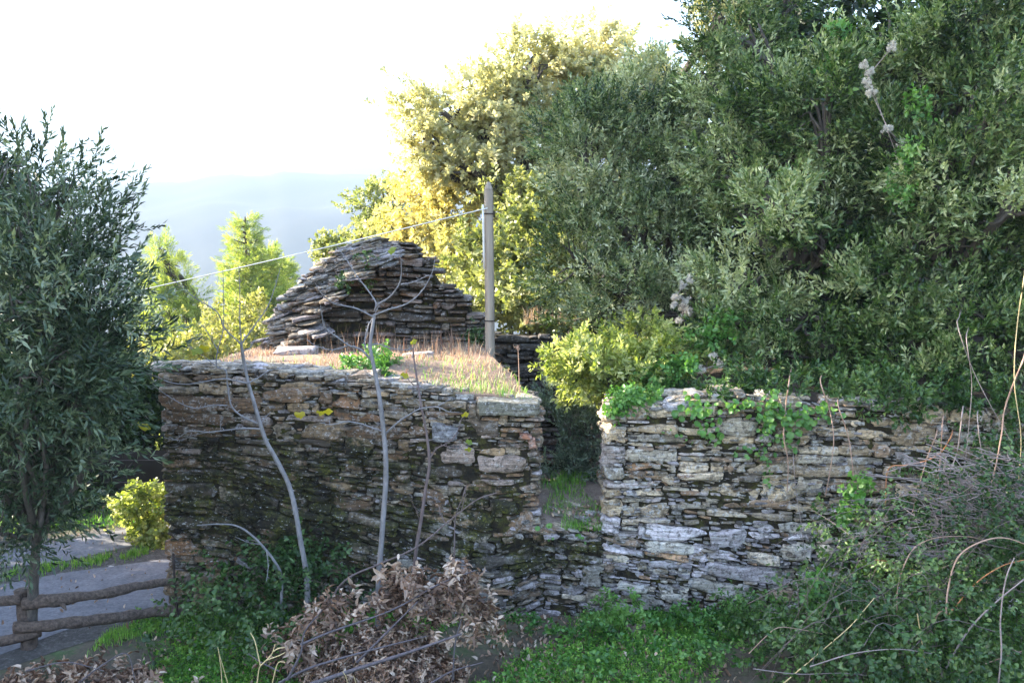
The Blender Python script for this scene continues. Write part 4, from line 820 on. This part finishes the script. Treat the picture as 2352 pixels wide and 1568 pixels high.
bt = herbpatch('bramble_thicket', 'tangled green bramble thicket covering the lower right corner and wall base', 'bramble',
  [B_(2150, 1320, 6.6, 190, 120, .45), B_(2010, 1350, 6.6, 120, 100, .4), B_(2300, 1250, 6.4, 150, 160, .5), B_(2250, 1450, 6.0, 200, 130, .45), B_(2050, 1470, 6.0, 180, 100, .45), B_(1900, 1420, 6.4, 110, 80, .35), B_(1850, 1500, 6.1, 130, 60, .4), B_(1960, 1220, 7.1, 70, 60, .2, .6), B_(2110, 1190, 7.0, 120, 50, .25, .6), B_(2320, 1120, 6.9, 100, 50, .3, .6), B_(1790, 1430, 6.6, 80, 50, .3), B_(2000, 1550, 5.6, 250, 60, .4), B_(2300, 1540, 5.6, 150, 90, .4), B_(2200, 1060, 7.3, 90, 40, .12, .8), B_(2330, 1020, 7.25, 90, 50, .15), B_(2440, 1150, 6.9, 120, 120, .3), B_(2520, 1350, 6.4, 150, 160, .45), B_(2700, 1250, 6.8, 160, 150, .4)], 612, M['bramble'], TP['bramble'], 130, scale=(.65, 1.1), stems=M['grey_cane'])
canes = [('cane', .006, 6.5, (2200, 1395), (2150, 1420), (2155, 1568)), ('grey_cane', .009, 6.2, (2143, 1600), (2180, 1520), (2230, 1440), (2290, 1380), (2352, 1330)), ('cane', .008, 6.3, (2173, 1412), (2178, 1350), (2200, 1280), (2250, 1245), (2310, 1235), (2380, 1260)),
 ('straw', .005, 6.2, (2107, 1408), (2117, 1470), (2130, 1540), (2150, 1600)), ('cane', .006, 6.7, (2060, 1405), (2062, 1350), (2080, 1290), (2110, 1250), (2170, 1232), (2260, 1240), (2340, 1300)), ('straw', .005, 6.3, (1800, 1568), (1880, 1500), (1950, 1440), (1985, 1400), (2010, 1370)), ('cane', .004, 6.3, (1720, 1500), (1760, 1460), (1790, 1440), (1840, 1445), (1890, 1455)),
 ('grey_cane', .005, 6.2, (1730, 1535), (1830, 1547), (1930, 1545), (1990, 1550)), ('orange_cane', .006, 6.9, (2010, 1285), (2050, 1290), (2090, 1305), (2110, 1310)), ('cane', .006, 6.8, (2110, 1310), (2160, 1305), (2200, 1285), (2240, 1250), (2300, 1230)), ('grey_cane', .007, 5.9, (2290, 1600), (2300, 1500), (2298, 1420), (2310, 1330), (2330, 1280)), ('cane', .006, 6.2, (2190, 1568), (2250, 1530), (2330, 1500), (2400, 1480)), ('orange_cane', .006, 6.5, (2180, 1410), (2240, 1340), (2300, 1300), (2352, 1285)), ('grey_cane', .005, 6.0, (1860, 1530), (1960, 1500), (2060, 1490), (2140, 1500))]
for mt, rr, Y, *uv in canes:
    m = MB(); m.add(*tube([P(u, v, Y - .55 + .03 * k) for k, (u, v) in enumerate(uv)], rr * .8, rr * .5, 24, 6, .06, 7)); m.build('cane', M[mt], bt)
r = rg(613)
for u, v in ((1870, 1330), (1890, 1370), (2330, 1170), (1990, 1110), (1960, 1130), (1940, 1190), (1880, 1400)):
    mb = MB(); pp = P(u, v, 6.9 if v < 1300 else 6.3) + r.normal(size=(9, 3)) * .028; scatter(mb, TP['herb'], pp, r.normal(size=(9, 3)) * .6 + [0, 0, .6], r.uniform(1.2, 1.9, 9), r); tag(mb.build('young_shoot', M['fresh'], bt), 'bright yellow green young shoot')
r = rg(614); mb = MB()
for k in range(90):
    u, v = r.uniform(1800, 2400), r.uniform(1180, 1568)
    if u < 1900 and v < 1380: continue
    a = P(u, v, 6.0 + (1400 - v) / 400 * .6 + r.normal() * .15); d = np.array([r.normal() * .3, -.05, r.normal() * .16]); mb.add(*tube([a - d, a + [0, -.06, .06 + r.random() * .16], a + d * r.uniform(.6, 1.3) + [0, 0, -.12 * r.random()]], .0026, .0014, 9, 4))
tag(mb.build('bare_stems', M['dark_twig'], bt), 'thin bare pinkish grey stems', kind='stuff')
# dry vine tangle at the right edge
tg = empty('vine_tangle', P(2280, 1150, 6.9), 'pinkish dry tangle of bare climbing stems at the right edge above the brambles', 'dry vines'); r = rg(620); mb = MB()
for k in range(150):
    u, v = r.uniform(2120, 2420), r.uniform(1060, 1260); s = P(u, v, 6.75 + r.normal() * .12); dx = r.normal() * .2; a = s + np.array([-.2 - dx, r.normal() * .1, r.uniform(-.05, .2)]); e = s + np.array([.22 + dx, r.normal() * .1, -r.uniform(.0, .25)])
    mb.add(*tube([a, s + r.normal(size=3) * .04, e], .004, .0025, 8, 4))
for k in range(26):
    u, v = r.uniform(2100, 2380), r.uniform(1040, 1120); a = P(u, v, 6.9); mb.add(*tube([a, a + [.12, -.05, -.03], a + [.35, -.1, -.15 - .2 * r.random()], a + [.5, -.12, -.45]], .005, .003, 10, 5))
mb.build('stems', M['grey_cane'], tg)
# vines hanging from the trees over the right wall
gv = 'bare vines hanging from the evergreen trees'
vines = [('cane', .007, 7.36, 'pale jointed vine hanging straight down before the round leaved plants', (1812, 880), (1805, 930), (1800, 1000), (1810, 1060), (1808, 1130)),
 ('grey_cane', .004, 7.34, 'thin hanging vine reaching lowest down the pale wall', (1822, 1050), (1830, 1140), (1840, 1200), (1850, 1290)), ('cane', .006, 7.34, 'reddish vine kinked twice, just right of the pale jointed vine', (1885, 880), (1905, 940), (1915, 1010), (1905, 1090), (1895, 1140)), ('cane', .006, 7.3, 'curved brown vine hanging before the wall left of the orange shoot', (1925, 930), (1948, 1000), (1958, 1070), (1962, 1120)),
 ('orange_cane', .007, 7.2, 'bright orange forked shoot across the right wall', (2185, 1000), (2160, 1040), (2120, 1060), (2080, 1068), (2040, 1078), (2034, 1160)), ('cane', .006, 7.1, 'orange brown vine crossing the orange shoot steeply', (2150, 1000), (2130, 1050), (2110, 1120), (2095, 1180)), ('cane', .006, 7.0, 'straight pinkish vine between the orange shoot and the tangle', (2165, 970), (2160, 1050), (2150, 1150)),
 ('grey_cane', .007, 6.9, 'grey vine dropping from dense leaves into the dry tangle', (2210, 950), (2200, 1030), (2180, 1100), (2185, 1170)), ('cane', .008, 6.8, 'thick reddish vine curving in long arc near the right edge', (2352, 820), (2310, 930), (2300, 1000), (2280, 1100), (2250, 1180)), ('grey_cane', .006, 6.9, 'slanting grey vine left of the thick reddish arc', (2245, 960), (2255, 1040), (2270, 1110), (2290, 1190)), ('straw', .005, 6.7, 'yellow green vine bowing inward at the far right edge', (2352, 640), (2335, 760), (2330, 880), (2345, 1000), (2340, 1100)), ('grey_cane', .004, 6.9, 'thin pale vine leaning right over leaves at the right edge', (2200, 750), (2235, 850), (2275, 930), (2320, 1010)), ('grey_cane', .004, 7.0, 'thin grey vine hanging inside the dark leaves left of the tangle', (2220, 780), (2232, 880), (2225, 980), (2215, 1090))]
for mt, rr, Y, lab, *uv in vines:
    m = MB(); a = P(*uv[0], Y); m.add(*tube([P(uv[0][0] + 14, uv[0][1] - 70, 9.0), P(uv[0][0] + 4, uv[0][1] - 25, Y + .8)] + [P(u, v, Y + .03 * math.sin(k * 2)) for k, (u, v) in enumerate(uv)], rr, rr * .6, 34, 6, .1, 9)); tag(m.build('hanging_vine', M[mt], loc=a), lab, 'vine', gv)
# pennywort and leafy plants on the walls
def pennywort(label, spots, seed, rad=.026):
    r = rg(seed); c0 = P(*spots[0][:2], 7.42); root = empty('pennywort_plant', c0, label, 'plant', 'round leaved plants on the right wall'); mb = MB(); st = MB(); k = 10; a = np.linspace(0, 2 * np.pi, k, endpoint=False)
    for u, v, su, sv, n in spots:
        for _ in range(n):
            c = P(u + r.normal() * su, v + r.normal() * sv, 7.40 + r.normal() * .035); R_ = rad * r.uniform(.45, 1.25); rr = R_ * (1 + .1 * np.sin(a * 5 + r.random() * 6))
            d = np.stack([np.cos(a) * rr, -.25 * R_ + 0 * a, np.sin(a) * rr], -1); d2 = d * [.5, 0, .5] + [0, -.05 * R_, 0]; rt = rotm(r.normal() * .45 - .35, r.normal() * .3, r.normal() * .5)
            V = np.vstack([[[0, .12 * R_, 0]], d2, d]) @ rt.T + c; i = np.arange(k); j = (i + 1) % k
            mb.add(V, [np.stack([0 * i, i + 1, j + 1], -1), np.stack([i + 1, i + 1 + k, j + 1 + k, j + 1], -1)], np.clip(.45 + r.normal() * .25, 0, 1)); mb.add(*tube([c + [0, .005, 0], c + [0, .05, -.03], c + [0, .12, -.05]], .0022, .002, 4, 4))
    mb.build('leaves', M['fresh'], root)
pennywort('clump of round green leaves by the pale rounded stone, left of the others', [(1590, 940, 22, 16, 34), (1620, 985, 14, 18, 14), (1640, 1000, 14, 14, 10)], 701)
pennywort('long trailing row of round green leaves along the wall top', [(1690, 932, 26, 7, 20), (1755, 932, 26, 12, 34), (1790, 960, 26, 18, 50), (1770, 990, 16, 16, 24)], 702)
pennywort('round green leaves spreading right behind the reddish vine', [(1840, 965, 24, 16, 40), (1895, 945, 18, 12, 20), (1820, 1010, 12, 14, 14)], 703)
pennywort('small round leaves trickling down a joint in mid wall', [(1745, 1045, 18, 10, 16), (1760, 1080, 8, 20, 14), (1700, 1040, 24, 6, 8), (1560, 1000, 30, 8, 8)], 704, .018)
pennywort('single round leaf plant in the sill of the broken doorway', [(1265, 1240, 5, 5, 3), (1345, 1235, 8, 5, 4), (1255, 1210, 10, 5, 4)], 705, .02)
herbpatch('leafy_plant', 'bright green leafy clump on the corner of the right wall', 'plant', [B_(1450, 925, 7.62, 42, 28, .14), B_(1430, 945, 7.5, 24, 18, .08), B_(1485, 915, 7.7, 30, 22, .12), B_(1520, 880, 7.9, 40, 34, .14), B_(1570, 860, 8.0, 30, 26, .12)], 711, M['fresh'], TP['herb'], 420, scale=(1.0, 1.7))
herbpatch('leafy_plant', 'bright green ferny clump in the dry grass behind the tallest sapling', 'plant', [B_(850, 838, 8.1, 42, 30, .16), B_(885, 820, 8.3, 34, 26, .14), B_(840, 862, 7.9, 34, 16, .08)], 712, M['fresh'], TP['herb'], 420, scale=(.8, 1.4))
herbpatch('ivy_clump', 'small dark ivy clump at the gable foot beside the pole', 'ivy', [B_(1100, 775, 9.95, 16, 26, .08)], 713, M['bramble'], TP['herb'], 520, scale=(.8, 1.2))
herbpatch('ivy_clump', 'dark ivy hanging down the lit left shoulder of the gable', 'ivy', [B_(830, 600, 9.75, 20, 14, .08), B_(845, 640, 9.95, 14, 30, .06), B_(800, 660, 9.75, 22, 18, .08)], 714, M['bramble'], TP['herb'], 420, scale=(.7, 1.0))
for lab, sp_, sd in (('bright green climber leaves high among the dark crowns', [(1935, 90, 8.9, 22, 26), (1925, 150, 8.9, 24, 30), (1940, 200, 8.9, 16, 22)], 731), ('bright green climber leaves beside the white seed head chain', [(2085, 345, 8.2, 18, 22), (2100, 400, 8.2, 26, 30), (2075, 450, 8.2, 18, 26), (2110, 250, 8.2, 18, 18)], 732), ('green climber leaves left of the vine tangle above the right wall', [(1680, 740, 8.5, 30, 30), (1640, 790, 8.4, 36, 28), (1600, 770, 8.5, 24, 24)], 733)):
    herbpatch('climbing_plant', lab, 'climber', [B_(u, v, Y, a, b, .12) for u, v, Y, a, b in sp_], sd, M['fresh'], TP['herb'], 170, scale=(1.0, 1.9))
# old man's beard seed heads among the trees
def beard(label, spots, Y, seed):
    r = rg(seed); c0 = P(*spots[0], Y); root = empty('clematis_vine', c0, label, 'vine', 'fluffy seed heads in the trees'); mb = MB(); st = MB()
    pts = []
    for u, v in spots:
        c = P(u, v, Y + r.normal() * .05); pts.append(c); pp = c + r.normal(size=(12, 3)) * .016; scatter(mb, TP['fluff'], pp, r.normal(size=(12, 3)), r.uniform(.5, .95, 12), r); mb.build('seed_head', M['fluff'], root); mb = MB()
    st.add(*tube([p + [.02, .04, 0] for p in pts], .004, .003, 5 * len(pts), 5)); st.build('stem', M['grey_cane'], root)
beard('cluster of pale fluffy seed heads on the middle of the shaded foliage', [(1585, 640), (1570, 655), (1550, 680), (1545, 700), (1570, 705), (1580, 715), (1560, 735), (1575, 690)], 8.9, 721)
beard('chain of white fluffy seed heads high in the rightmost tree', [(2050, 105), (2000, 165), (1990, 190), (2000, 210), (2040, 295), (2070, 330), (2065, 370), (1985, 150)], 8.4, 722)
beard('faint fluffy seed heads low above the right wall', [(1640, 820), (1650, 835), (1610, 850)], 8.0, 723)
# dry stalks, seed stalk, grasses
gs = 'straw coloured dry stalks at the lower left'
for lab, rr, uvs in (('forked straw stalk with hooked tips, brightest of the dry stalks', .0045, [((590, 1575), (594, 1540), (598, 1528)), ((598, 1528), (612, 1515), (625, 1500), (632, 1478)), ((612, 1515), (640, 1505), (655, 1497)), ((628, 1495), (640, 1488), (655, 1486)), ((598, 1528), (592, 1500), (585, 1470), (575, 1452)), ((625, 1570), (632, 1540), (640, 1520), (655, 1520))]),
                   ('thin pair of yellowish stalks left of the forked straw stalk', .003, [((525, 1575), (515, 1540), (503, 1500)), ((510, 1575), (508, 1540), (503, 1500), (500, 1485))]), ('short pale stalk right of the forked straw stalk', .003, [((800, 1575), (795, 1555), (787, 1540)), ((820, 1575), (815, 1560), (812, 1550))])):
    m = MB()
    for uv in uvs: m.add(*tube([P(u, v, 5.6) for u, v in uv], rr, rr * .6, 10, 5))
    tag(m.build('dry_stalk', M['straw'], loc=P(*uvs[0][0], 5.6)), lab, 'stalk', gs)
m = MB(); m.add(*tube([P(1193, 905, 7.75), P(1192, 850, 7.75), P(1190, 800, 7.75)], .004, .003, 8, 5)); pp = np.repeat(P(1190, 799, 7.75)[None], 8, 0) + rg(1).normal(size=(8, 3)) * .008
scatter(m, TP['herb'], pp, rg(2).normal(size=(8, 3)), np.full(8, .35), rg(3)); tag(m.build('dry_stalk', M['cane'], loc=P(1193, 905, 7.75)), 'single tall seed stalk on the terrace edge in front of the dark wall', 'stalk')
def blades(mb, pts, h, w, lean, r, tint):
    n = len(pts); a = r.uniform(0, 6.28, n); d = np.stack([np.cos(a), np.sin(a), 0 * a], -1); s = np.stack([-np.sin(a), np.cos(a), 0 * a], -1); L = lean * r.uniform(.2, 1.3, n); H = h * r.uniform(.5, 1.3, n)
    W = (w * r.uniform(.6, 1.2, n))[:, None]; up = np.array([0, 0, 1.])
    p0, p1, p2 = pts, pts + d * (L * H * .35)[:, None] + up * (H * .6)[:, None], pts + d * (L * H)[:, None] + up * (H * np.sqrt(np.maximum(.08, 1 - np.minimum(L, .95) ** 2)))[:, None]
    V = np.stack([p0 - s * W, p0 + s * W, p1 + s * W * .7, p1 - s * W * .7, p2], 1).reshape(-1, 3); b = np.arange(n)[:, None] * 5
    mb.add(V, [b + np.array([[0, 1, 2, 3]]), b + np.array([[3, 2, 4]])], np.repeat(np.clip(tint, 0, 1), 5))
r = rg(801); mb = MB(); n = 76000
x = r.uniform(-3.4, 6.5, n); y = r.uniform(5.0, 7.5, n)
den = .62 + 1.1 * snoise(np.stack([x, y], -1), 2.2, 9, 3); den *= np.where((x > -1.8) & (x < -.6) & (y > 5.9), .6, 1) * np.where(x < -2.7 - (y - 6.5) * .5, 0, 1)
k = r.random(n) < den; x, y = x[k], y[k]; pts = np.stack([x, y, gz(x, y)], -1)
blades(mb, pts, .05, .0042, .9, r, r.normal(.5, .25, len(pts)))
k2 = r.random(len(pts)) < .42; scatter(mb, TP['herb'], pts[k2] + [0, 0, .01], r.normal(size=(k2.sum(), 3)) * .5 + [0, 0, .8], r.uniform(.35, 1.0, k2.sum()), r)
tag(mb.build('grass', M['grass']), 'short green grass and weeds covering the shaded ground below the walls', 'grass', kind='stuff')
mb = MB(); n = 2600; x = np.where(r.random(n) < .4, r.normal(.3, .45, n), r.uniform(-3.2, 3.5, n)); y = r.uniform(5.0, 7.4, n); pts = np.stack([x, y, gz(x, y) + .012], -1)
one = [(leaf_shape(.05, .026, .35, .4, True) @ rotm(1.3, 0, 0).T, 6), (leaf_shape(.045, .022, -.3, .3, True) @ rotm(1.5, 0, 0).T, 6)]
scatter(mb, one, pts, r.normal(size=(n, 3)) * .5 + [0, 0, 1], r.uniform(.5, 1.1, n), r)
xd = r.uniform(.2, .85, 260); yd = r.uniform(7.6, 8.3, 260); scatter(mb, one, np.stack([xd, yd, .78 + .25 * (yd - 7.55) + .02], -1), r.normal(size=(260, 3)) * .5 + [0, 0, 1], r.uniform(.4, .8, 260), r)
lm_ = mb
n = 220; xr = r.uniform(-6, -2.9, n); yr = r.uniform(6.8, 9.8, n); scatter(lm_, one, np.stack([xr, yr, gz(xr, yr) + .016], -1), r.normal(size=(n, 3)) * .4 + [0, 0, 1], r.uniform(.4, .9, n), r)
tag(lm_.build('leaf_litter', M['dead_leaf']), 'scattered brown dead leaves on the ground below the walls, on the road and in the gap', 'leaf litter', kind='stuff')
mb = MB(); n = 5200; x = r.uniform(-2.75, .15, n); y = 7.65 + r.random(n) ** 1.1 * 2.4; x = slant(x, y); pts = np.stack([x, y, lefttop(x, y)], -1)
k = snoise(pts[:, :2], 4.5, 31, 3) + r.normal(size=n) * .25 > -.12; pts = pts[k]; blades(mb, pts, .065, .0035, 1.3, r, r.normal(.55, .25, k.sum()) + .2 * snoise(pts[:, :2], 2.5, 32))
n = 330; x = r.uniform(-2.3, .05, n); y = r.uniform(9.3, 10.05, n); cl = snoise(np.stack([x, y], -1), 5, 4) > -.15; x, y = slant(x[cl], y[cl]), y[cl]; pts = np.stack([x, y, lefttop(x, y)], -1); blades(mb, pts, .23, .004, .3, r, r.normal(.2, .25, len(x)))
n = 130; x = r.uniform(-.75, .1, n); y = r.uniform(8.6, 9.6, n); x = slant(x, y); pts = np.stack([x, y, lefttop(x, y)], -1); blades(mb, pts, .15, .003, .9, r, r.normal(.55, .25, n))
n = 500; x = r.uniform(.15, 1.3, n); y = r.uniform(11.3, 11.9, n); pts = np.stack([x, y, np.full(n, 2.12)], -1); blades(mb, pts, .2, .005, .4, r, r.normal(.7, .2, n))
tag(mb.build('dry_grass', M['dry_grass']), 'pinkish dry grass and stalks matted over the terrace before the gable', 'dry grass', kind='stuff')
mb = MB(); n = 900; x = np.concatenate([r.normal(-.25, .3, 500), r.normal(-2.1, .5, 400)]); x = np.clip(x, -2.75, .16); y = 7.62 + abs(r.normal(size=n)) * .45; x = slant(x, y); pts = np.stack([x, y, lefttop(x, y)], -1); blades(mb, pts, .07, .003, .6, r, r.normal(.7, .25, n))
n = 3200; x = r.uniform(.05, .85, n); y = r.uniform(7.5, 8.4, n); pts = np.stack([x, y, .72 + .28 * smooth01((y - 7.5) / .6)], -1); k = snoise(pts[:, :2], 6, 8) > 0; blades(mb, pts[k], .08, .003, .8, r, r.normal(.6, .25, k.sum()))
n = 1600; t = r.random(n); t = t[snoise(t[:, None] * 9, 3, 5) + r.normal(size=n) * .4 > -.1]; n = len(t); a = G(30, 1322); c = G(330, 1272); x = a[0] + (c[0] - a[0]) * (t * 1.1 - .05); y = a[1] + (c[1] - a[1]) * (t * 1.1 - .05) + r.normal(size=n) * .09 + .02; pts = np.stack([x, y, gz(x, y)], -1); blades(mb, pts, .07, .004, .5, r, r.normal(.7, .3, n))
n = 5200; x = r.uniform(-8, -3.2, n); y = 9.75 + abs(r.normal(size=n)) * .6 + (x + 5) * .25; pts = np.stack([x, y, gz(x, y)], -1); blades(mb, pts, .08, .005, .5, r, r.normal(.3, .3, n))
n = 1800; a = G(230, 1470); c = G(430, 1420); t = r.random(n); x = a[0] + (c[0] - a[0]) * t; y = a[1] + (c[1] - a[1]) * t + r.normal(size=n) * .1; pts = np.stack([x, y, gz(x, y)], -1); blades(mb, pts, .05, .003, .5, r, r.normal(.85, .2, n))
tag(mb.build('grass_tufts', M['grass']), 'fresh green grass tufts on the terrace edge, doorway sill and road verge', 'grass', kind='stuff')
# loose stones
gl = 'loose stones on the ground'
for lab, u, v, s, cc in (('flat brown stone half buried in the grass before the right wall', 1462, 1447, .16, (.2, .14, .11)), ('small grey stone beside the orange fragment on the grass', 1400, 1490, .07, (.25, .25, .29)), ('small orange brick fragment lying in the grass', 1425, 1507, .075, (.5, .2, .1)), ('tiny white pebble in the grass below the right wall', 1602, 1420, .035, (.6, .58, .6)), ('pale stone on the gravel verge between the two lanes', 255, 1302, .05, (.5, .5, .52)), ('lilac grey stone at the foot of the heap', 1000, 1550, .08, (.32, .32, .38))):
    rr = rg(u); m = MB(); V, F = stone(s, s * .7, s * .45, rr, .1); c = G(u, v); c[2] += s * .08; m.add(V @ rotm(0, .1, rr.uniform(0, 3)).T + c, F, colr=(*cc, -.3)); tag(m.build('loose_stone', M['stone'], loc=c, sharp=38, color=True), lab, 'stone', gl)
for lab, u, v, Y, s in (('long pale slab lying on the terrace in the dry grass, left one', 680, 806, 9.2, .42), ('pale flat slab on the terrace behind the right sapling', 960, 818, 9.0, .3)):
    rr = rg(u); m = MB(); V, F = stone(s, s * .7, .09, rr, .08); c = P(u, v, Y); m.add(V + c, F, colr=(.42, .36, .36, -.3)); tag(m.build('loose_slab', M['stone'], loc=c, sharp=38, color=True), lab, 'stone slab')
m = MB(); rr = rg(9); V, F = stone(.23, .18, .12, rr, .1, k=4); c = P(1550, 928, 7.55); m.add(V + c, F, colr=(.34, .33, .36, -.25)); tag(m.build('round_stone', M['stone_pale'], loc=c, sharp=38, color=True), 'rounded pale stone sitting on top of the right wall by the round leaves', 'stone')
